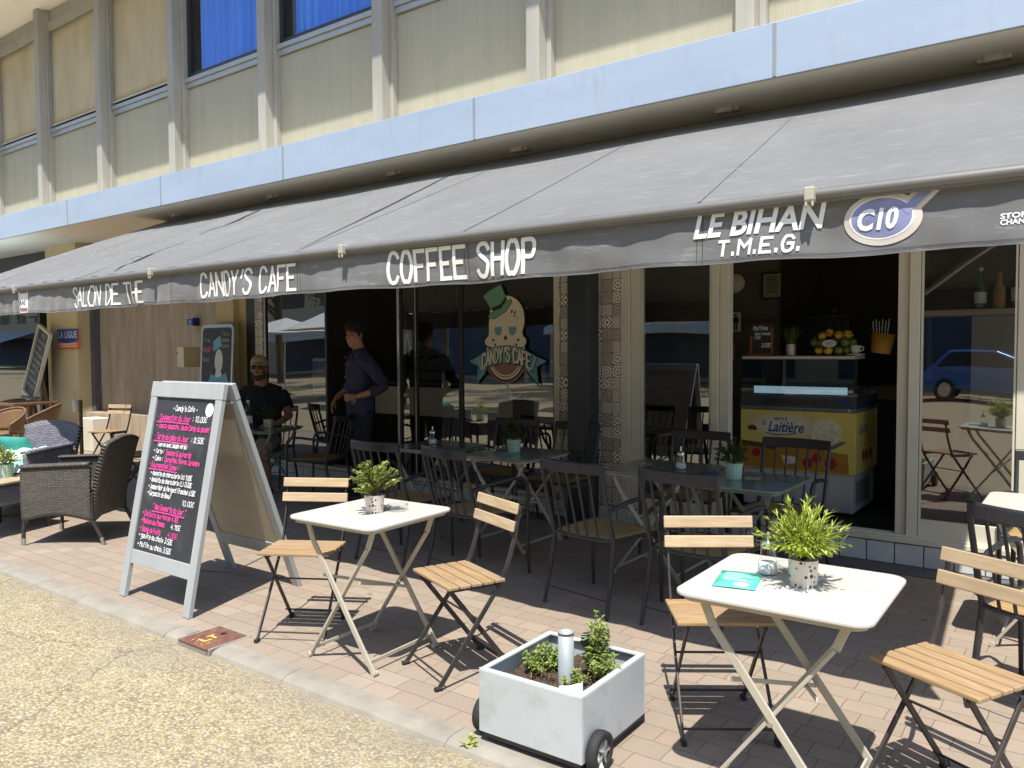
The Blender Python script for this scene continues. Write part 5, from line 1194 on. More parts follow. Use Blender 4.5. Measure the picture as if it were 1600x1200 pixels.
# ------------------------------------------------------------------ signs, mailbox, leaning chalk poster
sg = thing('wall_sign', 'blue and orange rectangular sign on the yellow wall', 'sign', (-13.30, 5.985, 1.71)); w_, h_ = 0.72, 0.32
b = MB(); b.bx(-w_/2, w_/2, -0.006, 0.006, -0.165, 0.165); b.build('plate', 'orange_sign', sg)
b = MB(); pts = [(-w_/2+.005, 0.16), (-w_/2+.005, -0.025)]+[(-w_/2+.005+(w_-.01)*k/10, -0.025-0.035*math.sin(PI*k/10)) for k in range(1, 10)]+[(w_/2-.005, -0.025), (w_/2-.005, 0.16)]; b.poly(pts[::-1], (0.0065, 0.008), lambda x, y, z: (x, -z, y)); b.build('blue_field', 'blue_sign', sg, fixn=True)
font_text('sign_text', 'LA LIGUE', 0.155, 'letter_white', sg, lambda u, v: (u, -0.0095, v+0.02), align='CENTER', xs=0.90, offset=0.001, space=1.12)
b = MB()
for z in (-0.085, -0.12): b.bx(-0.30, 0.30, -0.0085, -0.0065, z, z+0.016)
b.build('small_print', 'decal_cream', sg)
hn = thing('house_number', 'small blue enamel house number plate on the travertine wall', 'number plate', (-10.42, 6.36, 1.925)); b = MB(); b.bx(-0.07, 0.07, -0.006, 0.10, -0.055, 0.055); b.build('plate', 'blue_sign', hn); font_text('number_text', '10', 0.075, 'letter_white', hn, lambda u, v: (u, -0.008, v-0.027), align='CENTER')
b = MB(); b.bx(-0.064, 0.064, -0.0072, -0.0065, -0.050, -0.046); b.bx(-0.064, 0.064, -0.0072, -0.0065, 0.046, 0.050); b.build('rim', 'letter_white', hn)
mx_ = thing('mailbox', 'cream metal mailbox mounted on the travertine wall', 'mailbox', (-9.86, 6.0, 1.43), -20); b = MB(); b.bx(-0.22, 0.22, -0.12, 0.42, -0.135, 0.135); b.build('case', 'cream_box', mx_, 0.006); b = MB(); b.bx(-0.10, 0.20, -0.124, -0.121, 0.03, 0.045); b.build('letter_slot', 'frame_cream', mx_); b = MB(); b.tube([(-0.17, -0.121, 0.05), (-0.17, -0.128, 0.05)], 0.016, 10); b.build('lock', 'dark_metal', mx_)
cp = thing('chalk_poster', 'rounded chalkboard poster with a drawn hat emblem, leaning on the yellow pilaster', 'chalkboard', (-8.92, 5.80, 0)); cz = 1.27
def cpm(x, y, z): return (x, -z+0.10*(y-cz)*0.6, y)
b = MB(); b.poly([(x, y+cz) for x, y in rrect(0.70, 1.14, 0.08)], (0, 0.02), cpm); b.build('frame', 'steel', cp, fixn=True)
b = MB(); b.poly([(x, y+cz) for x, y in rrect(0.62, 1.06, 0.05)], (0.021, 0.023), cpm); CPS = b.build('slate', 'slate', cp, fixn=True)
cf = lambda u, v, l=0: cpm(u, v, 0.0245+0.0003*l)
def flat(mb, pts, l, fn): 
    n = len(pts); mb.add([fn(x, y, l) for x, y in pts], [tuple(range(n))])
def ellp(cx, cy, rx, ry, n=28, a0=0, a1=360): return [(cx+rx*math.cos(R(a0+(a1-a0)*k/n)), cy+ry*math.sin(R(a0+(a1-a0)*k/n))) for k in range(n+(0 if a1-a0 == 360 else 1))]
b = MB(); flat(b, ellp(0.06, 1.38, 0.085, 0.15), 0, cf); flat(b, ellp(0.06, 1.20, 0.07, 0.08), 1, cf); b.build('drawn_figure', 'letter', CPS)
b = MB(); flat(b, [(-0.06, 1.50), (0.12, 1.57), (0.08, 1.70), (-0.07, 1.63)], 3, cf); b.build('drawn_hat', 'chalk_blue', CPS); b = MB(); flat(b, [(-0.16, 1.10), (-0.10, 1.22), (0.06, 1.17), (0.22, 1.24), (0.28, 1.12), (0.18, 1.06), (0.06, 1.08), (-0.08, 1.04)], 4, cf); b.build('drawn_ribbon', 'chalk_blue', CPS)
b = MB(); rk = random.Random(2)
for k, tx in enumerate(('Menu', 'Gateaux', 'Cookie', 'The', 'Soda', 'Glaces')): letters(b, tx, 0.12 if k < 3 else -0.29, 1.70-k*0.075 if k < 3 else 1.62-(k-3)*0.12, 0.045, cf, w=0.13, jit=.06, rnd=rk, total=0.15)
b.build('chalk_writing', 'chalk_dim', CPS); b = MB(); letters(b, 'Le matin', -0.27, 1.52, 0.05, cf, w=.14, jit=.06, rnd=rk, total=.2); letters(b, 'Bon appetit', -0.24, 0.90, 0.06, cf, w=.14, jit=.06, rnd=rk, total=.4); letters(b, 'sur place', -0.24, 0.80, 0.06, cf, w=.14, jit=.06, rnd=rk, total=.4); b.build('chalk_writing', 'chalk_pink', CPS)
po = thing('poster', 'blue and orange painted poster stuck inside the left shop window', 'poster', (-7.21, 6.035, 1.2)); b = MB(); b.bx(-0.16, 0.16, 0, 0.004, -0.20, 0.215); b.build('sheet', 'paper', po); b = MB(); b.bx(-0.155, 0.155, -0.002, -0.0005, -0.085, 0.185); b.build('picture', 'poster', po); b = MB()
for z in (-0.12, -0.145, -0.17): b.bx(-0.13, 0.06, -0.002, -0.0005, z, z+0.008)
b.build('print', 'ink', po)

# ------------------------------------------------------------------ round emblem sticker on the glass
ES = thing('window_emblem', 'café emblem on the window: cream skull in a green top hat over a blue ribbon', 'window sticker', (-4.50, 5.978, 1.56))
def em(u, v, l=0): return (u, -0.0004*l, v)
def outlined(nm, pts, mat, l, k=0.010):
    if nm.startswith('hat'): pts = [(x*1.12, y) for x, y in pts]
    b = MB(); b.cur = 0; flat(b, pts, l+1, em); b.cur = 1
    ribbon(b, pts+[pts[0]], k, em, l); return b.build(nm, [mat, 'ink'], ES)
outlined('roundel', ellp(-0.015, -0.075, 0.225, 0.265, 48), 'decal_cream', 1, 0.03)
b = MB(); ribbon(b, ellp(-0.015, -0.075, 0.20, 0.24, 48)+[ellp(-0.015, -0.075, 0.20, 0.24, 48)[0]], 0.007, em, 3); b.build('roundel_line', 'ink', ES)
b = MB(); flat(b, ellp(-0.015, -0.075, 0.185, 0.222, 48), 4, em); b.build('roundel_field', 'decal_brown', ES)
b = MB()
for k in range(60):
    a = R(200+140*k/59); x, y = -0.015+0.25*math.cos(a), -0.075+0.29*math.sin(a); flat(b, ellp(x, y, 0.014, 0.014, 8), 0.2+0.01*k, em)
b.build('roundel_lace', 'decal_brown', ES)
sk = [(-0.165, 0.30)]+ellp(0.0, 0.225, 0.175, 0.225, 22, 150, -30)+[(0.16, 0.08), (0.155, 0.055)]+ellp(0.135, 0.02, 0.055, 0.055, 8, 60, -90)+ellp(0.085, -0.055, 0.045, 0.045, 6, 30, -140)+ellp(0.02, -0.075, 0.04, 0.04, 6, -20, -160)+ellp(-0.05, -0.075, 0.04, 0.04, 6, -20, -160)+ellp(-0.115, -0.055, 0.045, 0.045, 6, -40, -210)+ellp(-0.165, 0.02, 0.055, 0.055, 8, -90, -240)+[(-0.18, 0.09), (-0.178, 0.20)]
sk = [(x*1.2, y) for x, y in sk]
outlined('skull', sk, 'decal_cream', 6, 0.012)
b = MB()
for s in (-1, 1):
    for (x, y, a, L) in ((0.085, 0.245, 30, 0.05), (0.095, 0.265, 55, 0.055), (0.075, 0.275, 85, 0.05), (0.12, 0.235, 10, 0.03)):
        cx = s*x-0.01; ca, sa = s*math.cos(R(a)), math.sin(R(a)); flat(b, [(cx-sa*.008*s, y+ca*.008*s), (cx+ca*L*.5-sa*.012, y+sa*L*.5+abs(ca)*.004), (cx+ca*L, y+sa*L), (cx+ca*L*.5+sa*.010, y+sa*L*.5-abs(ca)*.008)], 9+x*4+(1 if s > 0 else 0)*.3+y, em)
    flat(b, [(s*0.13-0.01, 0.035), (s*0.155-0.01, 0.05), (s*0.165-0.01, 0.03), (s*0.14-0.01, 0.022)], 9, em); flat(b, [(s*0.12-0.01, 0.005), (s*0.135-0.01, -0.005), (s*0.128-0.01, -0.03), (s*0.112-0.01, -0.012)], 9, em)
st = []
for k in range(16): a = 2*PI*k/16; r = 0.034 if k % 2 == 0 else 0.013; st.append((-0.01+r*math.cos(a), 0.055+r*math.sin(a)))
flat(b, st, 9, em); flat(b, ellp(-0.01, -0.045, 0.012, 0.03, 12), 9, em); flat(b, ellp(-0.062, -0.05, 0.009, 0.022, 10), 9, em); flat(b, ellp(0.042, -0.05, 0.009, 0.022, 10), 9, em); b.build('face_marks', 'ink', ES)
for s in (-1, 1):
    cx = s*0.080-0.012; outlined('cup_eye', [(cx-0.036, 0.165), (cx+0.036, 0.165), (cx+0.030, 0.098), (cx+0.008, 0.082), (cx-0.012, 0.082), (cx-0.032, 0.100)], 'decal_blue', 9, 0.006)
    b = MB(); flat(b, [(cx-0.034, 0.178), (cx+0.034, 0.178), (cx+0.035, 0.158), (cx-0.035, 0.158)], 12, em); b.build('cup_foam', 'decal_cream', ES); b = MB(); ribbon(b, [(cx+s*0.030, 0.148), (cx+s*0.045, 0.142), (cx+s*0.043, 0.118), (cx+s*0.028, 0.110)], 0.005, em, 12); b.build('cup_handle', 'ink', ES)
outlined('hat_brim', [(-0.185, 0.245), (-0.165, 0.285), (-0.06, 0.315), (0.03, 0.375), (0.055, 0.405), (0.035, 0.418), (0.00, 0.405), (-0.155, 0.30), (-0.19, 0.275)][::-1] if False else [(-0.185, 0.240), (-0.10, 0.25), (0.0, 0.305), (0.058, 0.385), (0.052, 0.412), (0.02, 0.405), (-0.06, 0.345), (-0.15, 0.300), (-0.185, 0.275)], 'decal_green', 12, 0.010)
outlined('hat_crown', [(-0.155, 0.325), (-0.06, 0.350), (0.005, 0.420), (-0.055, 0.555), (-0.17, 0.51), (-0.245, 0.455)], 'decal_green', 14, 0.010)
b = MB(); flat(b, [(-0.160, 0.312), (-0.06, 0.335), (0.010, 0.412), (-0.003, 0.440), (-0.065, 0.372), (-0.165, 0.343)], 17, em); b.build('hat_band', 'ink', ES)
def rb(u, v, l=0): return em(u, v-0.55*u*u, l)
for s in (-1, 1): outlined('ribbon_tail', [(s*0.22, -0.215), (s*0.30, -0.10), (s*0.46, -0.165), (s*0.345, -0.215), (s*0.365, -0.385), (s*0.26, -0.285)][::s], 'decal_blue', 10, 0.010)
up_ = [(-0.35+0.70*k/14, -0.02-0.85*(-0.35+0.70*k/14)**2) for k in range(15)]; lo_ = [(0.315-0.63*k/14, -0.185-0.85*(0.315-0.63*k/14)**2) for k in range(15)]
outlined('ribbon', up_+lo_, 'decal_blue', 19, 0.010)
for dx, dy, mt, l0, ww in ((0.006, -0.006, 'ink', 22, 0.21), (0, 0, 'decal_cream', 34, 0.15)):
    b = MB(); letters(b, "CANDY'S CAFE", -0.285+dx, -0.165+dy, 0.125, lambda u, v, l: em(u, v-0.85*u*u, l), w=ww, total=0.57, asp=0.42, gap=0.32, layer0=l0); b.build('lettering', mt, ES)
b = MB()
for s in (-1, 1): ribbon(b, [(s*0.345, -0.135), (s*0.285, -0.255), (s*0.235, -0.235)], 0.006, em, 50)
b.build('ribbon_line', 'letter_white', ES)

# ------------------------------------------------------------------ ice-cream freezer in the doorway
FZ = thing('ice_cream_freezer', 'yellow and white ice cream display freezer with glass canopy in the open doorway', 'freezer', (-2.02, 6.66, 0.15))
w = 0.47
b = MB(); b.bx(-w+0.02, w-0.02, 0.02, 0.72, 0.02, 0.335); b.build('lower_cabinet', 'freezer_white', FZ, 0.01)
b = MB(); b.bx(-w, w, 0, 0.74, 0.335, 0.835); b.build('upper_cabinet', 'poster_yellow', FZ, 0.006)
b = MB(); b.bx(-w-0.004, w+0.004, -0.008, 0.75, 0.836, 0.87); b.build('counter_edge', 'freezer_grey', FZ, 0.006)
b = MB(); b.bx(-w, w, 0.0, 0.03, 0.87, 0.96); b.bx(-w, -w+0.03, 0.03, 0.74, 0.87, 0.96); b.bx(w-0.03, w, 0.03, 0.74, 0.87, 0.96); b.bx(-w, w, 0.70, 0.74, 0.87, 1.0); b.build('tub_wall', 'freezer_dark', FZ, 0.004)
b = MB(); b.bx(-w+0.08, w-0.10, 0.10, 0.13, 0.97, 1.03); b.build('light_strip', 'lamp_strip', FZ)
b = MB()
for k in range(26): b.bx(-w+0.2+0.025*k, -w+0.208+0.025*k, -0.004, 0.0, 0.885, 0.935)
b.build('grille', 'black_plastic', FZ)
b = MB(); b.bx(-w, w, 0.02, 0.026, 0.96, 1.26); b.bx(-w, -w+0.005, 0.03, 0.5, 0.96, 1.26); b.bx(w-0.005, w, 0.03, 0.5, 0.96, 1.26); b.build('glass_canopy', 'freezer_glass', FZ)
b = MB(); b.bx(-w+0.0, w-0.02, 0.02, 0.36, 1.262, 1.288); b.build('top_shelf', 'counter_white', FZ, 0.005)
def fz(u, v, l=0): return (u, -0.0015-0.0003*l, v)
GLOW = []
for k in range(7):
    a = (k+1)/7; MATS['glow%d' % k] = M('glow_print', tuple((1-a)*p+a*q for p, q in zip((0.84, 0.64, 0.14), (0.86, 0.82, 0.66))), 0.4); GLOW.append('glow%d' % k)
b = MB()
for k in range(7): b.cur = k; flat(b, ellp(-0.10, 0.71, 0.36-0.035*k, 0.118-0.011*k, 32), -0.9+0.12*k, fz)
b.build('pale_glow', GLOW, FZ)
font_text('lettering', 'Laitière', 0.125, 'ink_blue', FZ, lambda u, v: fz(-0.235+u, 0.655+v, 2), shear=0.28, xs=0.78, offset=0.002); font_text('lettering', 'la', 0.075, 'ink_blue', FZ, lambda u, v: fz(-0.285+u, 0.705+v, 2), shear=0.28, xs=0.75); font_text('lettering', 'NESTLÉ', 0.034, 'ink_blue', FZ, lambda u, v: fz(-0.185+u, 0.752+v, 2), offset=0.0008)
b = MB(); ribbon(b, [(-0.25, 0.640), (-0.17, 0.628), (-0.05, 0.637), (0.0, 0.652)], 0.008, fz, 3); b.build('swash', 'ink_blue', FZ)
b = MB(); b.lathe([(0.005, 0), (0.045, 0.0)], n=4); b = MB(); flat(b, [(-0.40, 0.66), (-0.33, 0.655), (-0.325, 0.675), (-0.345, 0.70), (-0.385, 0.70), (-0.41, 0.68)], 1, fz); b.build('brown_bowl_print', 'brown', FZ)
b = MB(); b.ell((0.235, -0.001, 0.672), (0.125, 0.004, 0.115), 24, 12); b.build('ice_cream_print', 'icecream', FZ)
b = MB(); flat(b, [(0.12, 0.595), (0.20, 0.545), (0.30, 0.57), (0.36, 0.60), (0.40, 0.605), (0.37, 0.575), (0.30, 0.535), (0.20, 0.515)], 2, fz); b.build('spoon_print', 'freezer_grey', FZ)
b = MB(); flat(b, [(-w+0.01, 0.345), (w-0.05, 0.345), (w-0.06, 0.50), (0.1, 0.53), (-0.15, 0.55), (-w+0.01, 0.565)], 0.5, fz); b.build('table_print', 'mustard', FZ)
b = MB(); flat(b, [(-w+0.012, 0.53), (-0.18, 0.50), (-0.14, 0.52), (-0.2, 0.545), (-w+0.012, 0.57)], 1.5, fz); b.build('cloth_print', 'brown', FZ)
b = MB()
for (x, z, r) in ((0.10, 0.41, .045), (0.17, 0.455, .04), (0.28, 0.42, .05), (-0.33, 0.47, .04)): b.ell((x, -0.001, z), (r, 0.003, r), 14, 8)
b.build('raspberry_print', 'raspberry', FZ); b = MB(); flat(b, [(-0.12, 0.46), (0.0, 0.455), (0.01, 0.40), (-0.09, 0.385)], 2, fz); b.build('biscuit_print', 'icecream', FZ)
b = MB(); b.tube([(0.38, -0.006, 0.925), (0.38, -0.012, 0.925)], 0.034, 20); b.build('round_badge', 'blue_sign', FZ); b = MB(); b.tube([(w-0.05, -0.01, 0.853), (w-0.05, -0.016, 0.853)], 0.012, 12); b.build('lock', 'steel', FZ)
font_text('side_lettering', 'Laitière', 0.12, 'ink_blue', FZ, lambda u, v: (w+0.0015, 0.08+u, 0.66+v), shear=0.28, xs=0.8)
b = MB()
for y in (0.25, 0.36, 0.5): b.ell((w+0.001, y, 0.47), (0.003, 0.05, 0.05), 12, 8)
b.build('side_raspberry_print', 'raspberry', FZ)
b = MB()
for k in range(9): b.bx(w-0.021, w-0.018, 0.12+0.05*k, 0.14+0.05*k, 0.08, 0.27)
b.build('side_vent', 'black_plastic', FZ)
ZS = 0.15+1.289
# things standing on the freezer
mc2 = thing('chalkboard_card', 'small wooden framed chalkboard price card on the freezer', 'chalkboard', (-2.36, 6.80, ZS), 2)
b = MB(); b.bx(-0.10, 0.10, -0.03, 0.05, 0, 0.022); b.bx(-0.10, -0.082, -0.012, 0.012, 0.022, 0.17); b.bx(0.082, 0.10, -0.012, 0.012, 0.022, 0.24); b.build('wooden_stand', 'wood_red', mc2, 0.003); b = MB(); b.bx(-0.081, 0.081, -0.005, 0.005, 0.023, 0.275); b.build('slate', 'slate', mc2)
b = MB(); rk = random.Random(8); f = lambda u, v, l: (u, -0.0065-0.0002*l, v)
for tx, x, z, h in (('Muffins', -0.072, 0.222, 0.034), ('tout chauds', -0.06, 0.180, 0.024), ('-2.00', -0.07, 0.145, 0.024), ('3.50€', 0.0, 0.075, 0.032)): letters(b, tx, x, z, h, f, w=0.16, jit=.05, rnd=rk, slant=.12, asp=.42)
b.build('chalk_writing', 'chalk_white', mc2)
pot_plant('spiky grass plant in a spotted pot on the freezer', 'grass', 'dotted_pot', (-2.11, 6.80, ZS), 8, 0.1, 0.19, 170, 'leaf_grass', (0.042, 0.042, 0.10))
fb = thing('fruit_basket', 'wire basket with a long loop handle and oval tag on the freezer', 'basket', (-1.77, 6.83, ZS)); b = MB()
for z, r in ((0.01, 0.13), (0.07, 0.16), (0.13, 0.165), (0.18, 0.15)): b.tube([(r*math.cos(2*PI*k/24), r*0.8*math.sin(2*PI*k/24), z) for k in range(25)], 0.0025, 5)
for k in range(14):
    a = 2*PI*k/14; b.tube([(r*math.cos(a), r*0.8*math.sin(a), z) for z, r in ((0.01, 0.13), (0.07, 0.16), (0.13, 0.165), (0.18, 0.15))], 0.002, 5)
b.build('wire_cage', 'dark_metal', fb); b = MB(); b.tube([(-0.06, 0, 0.18), (-0.03, 0, 0.26), (0.0, 0, 0.36), (0.03, 0, 0.26), (0.06, 0, 0.18)], 0.0035, 6); b.ell((0, 0, 0.37), (0.018, 0.014, 0.018)); b.build('handle', 'dark_metal', fb)
b = MB(); b.poly(ellp(0.0, 0.10, 0.055, 0.03, 24), (0.137, 0.140), lambda x, y, z: (x, -z, y)); b.build('oval_tag', 'paper', fb, fixn=True); b = MB(); b.bx(-0.03, 0.03, -0.1412, -0.1402, 0.107, 0.110); b.bx(-0.035, 0.035, -0.1412, -0.1402, 0.096, 0.099); b.bx(-0.02, 0.02, -0.1412, -0.1402, 0.086, 0.088); b.build('print', 'ink', fb)
rk = random.Random(31); FRU = []
for (x, y, z, m) in ((-0.10, -0.06, 0.045, 'lemon'), (-0.02, -0.09, 0.045, 'lemon'), (0.06, -0.08, 0.045, 'lime'), (0.11, -0.03, 0.045, 'lime'), (-0.12, 0.0, 0.10, 'lime'), (-0.06, -0.08, 0.105, 'lime'), (0.10, -0.06, 0.11, 'lime'), (0.14, 0.0, 0.11, 'lime'), (-0.08, -0.05, 0.165, 'lemon'), (-0.03, -0.02, 0.19, 'lemon'), (0.05, -0.05, 0.17, 'lemon'), (0.11, -0.01, 0.175, 'lemon'), (0.0, 0.03, 0.12, 'lime'), (-0.15, -0.02, 0.11, 'lime')):
    b = MB(); b.ell((0, 0, 0), (0.034, 0.034, 0.036), 14, 9); b.ell((0, 0, 0.036), (0.010, 0.010, 0.010), 8, 5)
    o = b.build(m, m); o.location = (-1.77+x, 6.83+y, ZS+z); o.rotation_euler = (rk.uniform(-2, 2), rk.uniform(-2, 2), 0)
    pos = {True: 'low', False: 'high'}[z < 0.08] if False else ('in the bottom layer' if z < 0.08 else 'in the middle layer' if z < 0.15 else 'on top')
    tag(o, ('yellow' if m == 'lemon' else 'green')+' citrus fruit '+pos+' of the wire basket on the freezer', m, 'citrus fruits in the wire basket '+pos+(' yellow' if m == 'lemon' else ' green'))
cu = thing('coffee_cup', 'white coffee cup on stacked saucers at the right end of the freezer top', 'cup', (-1.59, 6.78, ZS)); b = MB(); b.lathe([(0.02, 0.02), (0.034, 0.035), (0.040, 0.085), (0.036, 0.085), (0.03, 0.04)], n=20); b.tube([(0.038, 0, 0.075), (0.06, 0, 0.07), (0.058, 0, 0.045), (0.034, 0, 0.04)], 0.005, 6); b.build('cup', 'white_paint', cu); b = MB(); b.lathe([(0.03, 0.0), (0.07, 0.012), (0.072, 0.016), (0.03, 0.018)], n=24); b.build('saucer', 'white_paint', cu)
mp = thing('mustard_pot', 'tilted mustard-coloured bucket hanging behind the coffee cup', 'bucket', (-1.44, 6.95, 1.46)); b = MB(); b.lathe([(0.075, 0.0), (0.088, 0.16), (0.084, 0.16), (0.072, 0.01)], n=24); o = b.build('bucket', 'mustard', mp); o.rotation_euler = (0, R(8), 0); b = MB()
for k in range(6): b.tube([(-0.05+0.02*k, 0.0, 0.15), (-0.06+0.025*k, 0.0, 0.26+0.015*(k % 2))], 0.004, 5)
b.build('spoons', 'steel', mp)
# interior bits
def framed(nm, label, cat, c, w_, h_, frame, inner, lines=0):
    t = thing(nm, label, cat, c); b = MB(); b.bx(-w_/2, w_/2, 0, 0.02, -h_/2, h_/2); b.build('frame', frame, t); b = MB(); b.bx(-w_/2+.018, w_/2-.018, -0.003, -0.0005, -h_/2+.018, h_/2-.018); b.build('sheet', inner, t)
    if lines:
        b = MB()
        for k in range(lines): b.bx(-w_*.25, w_*(.2 if k % 2 else .28), -0.005, -0.0035, h_*.3-k*h_*.62/lines, h_*.3-k*h_*.62/lines+0.008)
        b.build('print', 'ink', t)
framed('notice', 'black framed white notice on the inside wall behind the freezer', 'notice', (-2.66, 7.95, 2.13), 0.21, 0.27, 'ink', 'interior_beige', 7)
framed('picture', 'small dark framed picture on the inside wall below the washroom sign', 'picture', (-3.11, 7.95, 1.47), 0.17, 0.21, 'brown', 'interior_beige')
tsn = thing('washroom_sign', 'white washroom sign with a black standing figure on the inside wall', 'sign', (-3.03, 7.95, 1.775)); b = MB(); b.bx(-0.05, 0.05, 0, 0.01, -0.10, 0.10); b.bx(-0.165, -0.06, 0, 0.01, -0.10, 0.10); b.build('plate', 'paper', tsn)
b = MB(); flat(b, ellp(0, 0.072, 0.013, 0.015, 14), 1, lambda x, y, l: (x, -0.002, y)); b.bx(-0.03, 0.03, -0.003, -0.001, -0.005, 0.05); b.bx(-0.017, -0.003, -0.003, -0.001, -0.085, -0.006); b.bx(0.003, 0.017, -0.003, -0.001, -0.085, -0.006); b.bx(-0.12, -0.09, -0.003, -0.001, -0.03, 0.05); b.build('figure', 'ink', tsn)
gb = thing('wall_lamp', 'round white wall lamp on the inside wall by the doorway', 'lamp', (-3.02, 7.9, 2.17)); b = MB(); b.ell((0, 0, 0), (0.10, 0.05, 0.10), 24, 12); b.build('globe', 'counter_white', gb); b = MB(); b.bx(-0.03, 0.03, 0.04, 0.1, -0.03, 0.03); b.build('bracket', 'steel', gb)
framed('chalkboard', 'dark green chalkboard on the inside wall behind the price card', 'chalkboard', (-2.50, 9.17, 1.66), 0.55, 0.42, 'brown', 'slate')
ct = thing('bar_counter', 'dark bar counter with cream upper panels inside the café', 'counter', (-5.95, 7.15, 0.15)); b = MB(); b.bx(-1.9, 2.0, 0, 0.6, 0, 0.93); b.build('body', 'interior_dark', ct); b = MB(); b.bx(-1.95, 2.35, -0.04, 0.65, 0.93, 0.97); b.build('counter_top', 'dark_frame', ct, 0.004)
for x in (-1.55, -0.80, -0.05, 0.95):
    b = MB(); b.bx(x, x+0.70, -0.012, -0.001, 0.55, 0.90); b.build('cream_panel', 'counter_white', ct, 0.004)
fr_ = thing('bottle_fridge', 'dark glass-fronted bottle fridge standing behind the bar counter', 'fridge', (-5.55, 9.0, 0.15)); b = MB(); b.bx(-0.35, 0.35, 0, 0.6, 0, 2.0); b.build('cabinet', 'dark_frame', fr_); b = MB(); b.bx(-0.31, 0.31, -0.01, -0.002, 0.2, 1.9); b.build('door', 'freezer_dark', fr_)
b = MB(); b.bx(0.0, 0.1, 0, 0, 0, 0) if False else None
cm = thing('coffee_machine', 'dark coffee machine on the bar counter behind the standing man', 'coffee machine', (-6.7, 7.45, 1.122)); b = MB(); b.bx(-0.3, 0.3, -0.2, 0.25, 0, 0.12); b.bx(-0.3, 0.3, -0.05, 0.25, 0.12, 0.42); b.bx(-0.3, 0.3, -0.2, 0.25, 0.42, 0.5); b.build('body', 'dark_frame', cm, 0.01); b = MB()
for x in (-0.15, 0.1): b.tube([(x, -0.1, 0.30), (x, -0.28, 0.28)], 0.015, 8)
b.build('handles', 'black_plastic', cm)
rk = random.Random(77)
for k in range(8):
    t = thing('bottle', 'small bottle standing on the bar counter inside', 'bottle', (-5.65+0.11*k+rk.uniform(-.02, .02), 7.4+rk.uniform(-.05, .1), 1.122), group='bottles on the bar counter'); b = MB(); b.lathe([(0.03, 0), (0.033, 0.02), (0.033, 0.14), (0.013, 0.19), (0.012, 0.24)], n=12); b.build('body', ['bottle_dark', 'bottle_gold', 'bottle_green', 'counter_white'][k % 4], t); b = MB(); b.lathe([(0.014, 0.238), (0.014, 0.255)], n=10); b.build('cap', 'wood_red' if k % 2 else 'steel', t)
sh_ = thing('wall_shelf', 'wooden shelf holding bottles inside the right shop window', 'shelf', (-0.72, 6.62, 1.755)); b = MB(); b.bx(-0.42, 0.36, -0.03, 0.28, -0.022, 0.022); b.build('board', 'slat_pale', sh_, 0.003); b = MB(); b.bx(-0.36, -0.33, 0.2, 0.3, -0.5, -0.023); b.bx(0.30, 0.33, 0.2, 0.3, -0.2, -0.023); b.build('bracket', 'dark_frame', sh_)
for (x, m, h, lab, capm) in ((-0.72, 'bottle_green', 0.30, 'green bottle with a white label on the shelf in the right window', 'steel'), (-0.60, 'bottle_gold', 0.26, 'squat amber bottle in the middle of the window shelf', 'raspberry'), (-0.49, 'bottle_dark', 0.36, 'tall dark bottle with a gold cap on the window shelf', 'bottle_gold')):
    t = thing('bottle', lab, 'bottle', (x, 6.72, 1.778)); b = MB(); b.lathe([(0.036, 0), (0.04, 0.015), (0.04, h*.55), (0.014, h*.75), (0.013, h)], n=18); b.build('body', m, t); b = MB(); b.lathe([(0.0405, h*.15), (0.0405, h*.42)], n=18, cap=(False, False)); b.build('label', 'paper' if m != 'bottle_gold' else 'mustard', t); b = MB(); b.lathe([(0.0155, h*.93), (0.0155, h*1.02)], n=12); b.build('cap', capm, t)
sp = thing('side_cabinet', 'red-brown cabinet inside the right shop window', 'cabinet', (-1.02, 6.75, 0.15)); b = MB(); b.bx(-0.18, 0.22, 0, 0.4, 0, 1.0); b.build('body', 'red_brown', sp, 0.008); b = MB(); b.bx(-0.17, 0.21, -0.012, -0.001, 0.05, 0.48); b.bx(-0.17, 0.21, -0.012, -0.001, 0.52, 0.95); b.build('door', 'red_brown', sp, 0.004)
wc = thing('work_counter', 'wooden-topped counter behind the freezer', 'counter', (-1.15, 7.9, 0.15)); b = MB(); b.bx(-0.7, 1.6, 0, 0.5, 0, 0.88); b.build('body', 'interior_dark', wc); b = MB(); b.bx(-0.72, 1.6, -0.02, 0.5, 0.88, 1.0); b.build('top', 'old_wood', wc)

# ------------------------------------------------------------------ people
def head(mbb, c, yaw, sc=1.0, pitch=0.0):
    """head skin, front towards +Y before yaw"""
    Rm = Matrix.Rotation(R(yaw), 3, 'Z') @ Matrix.Rotation(R(pitch), 3, 'X'); C = Vector(c)
    def E(p, r, rot=None): mbb.ell(C+Rm @ (Vector(p)*sc), tuple(q*sc for q in r), 16, 10, Rm if rot is None else Rm @ rot)
    E((0, -0.012, 0.035), (0.075, 0.094, 0.092)); E((0, 0.018, -0.02), (0.064, 0.074, 0.085)); E((0, 0.040, -0.085), (0.042, 0.045, 0.032)); E((0, 0.065, -0.098), (0.022, 0.022, 0.018))
    E((0, 0.092, 0.002), (0.011, 0.013, 0.026)); E((0, 0.104, -0.018), (0.015, 0.015, 0.011)); E((0, 0.078, 0.040), (0.052, 0.018, 0.012))
    E((-0.030, 0.070, -0.012), (0.022, 0.022, 0.02)); E((0.030, 0.070, -0.012), (0.022, 0.022, 0.02)); E((0, 0.083, -0.052), (0.024, 0.013, 0.007)); E((0, 0.081, -0.065), (0.020, 0.013, 0.007))
    for s in (-1, 1): E((s*0.076, -0.008, 0.002), (0.010, 0.020, 0.032), Matrix.Rotation(R(-12), 3, 'X')); E((s*0.058, 0.01, -0.05), (0.016, 0.04, 0.04))
    return C, Rm
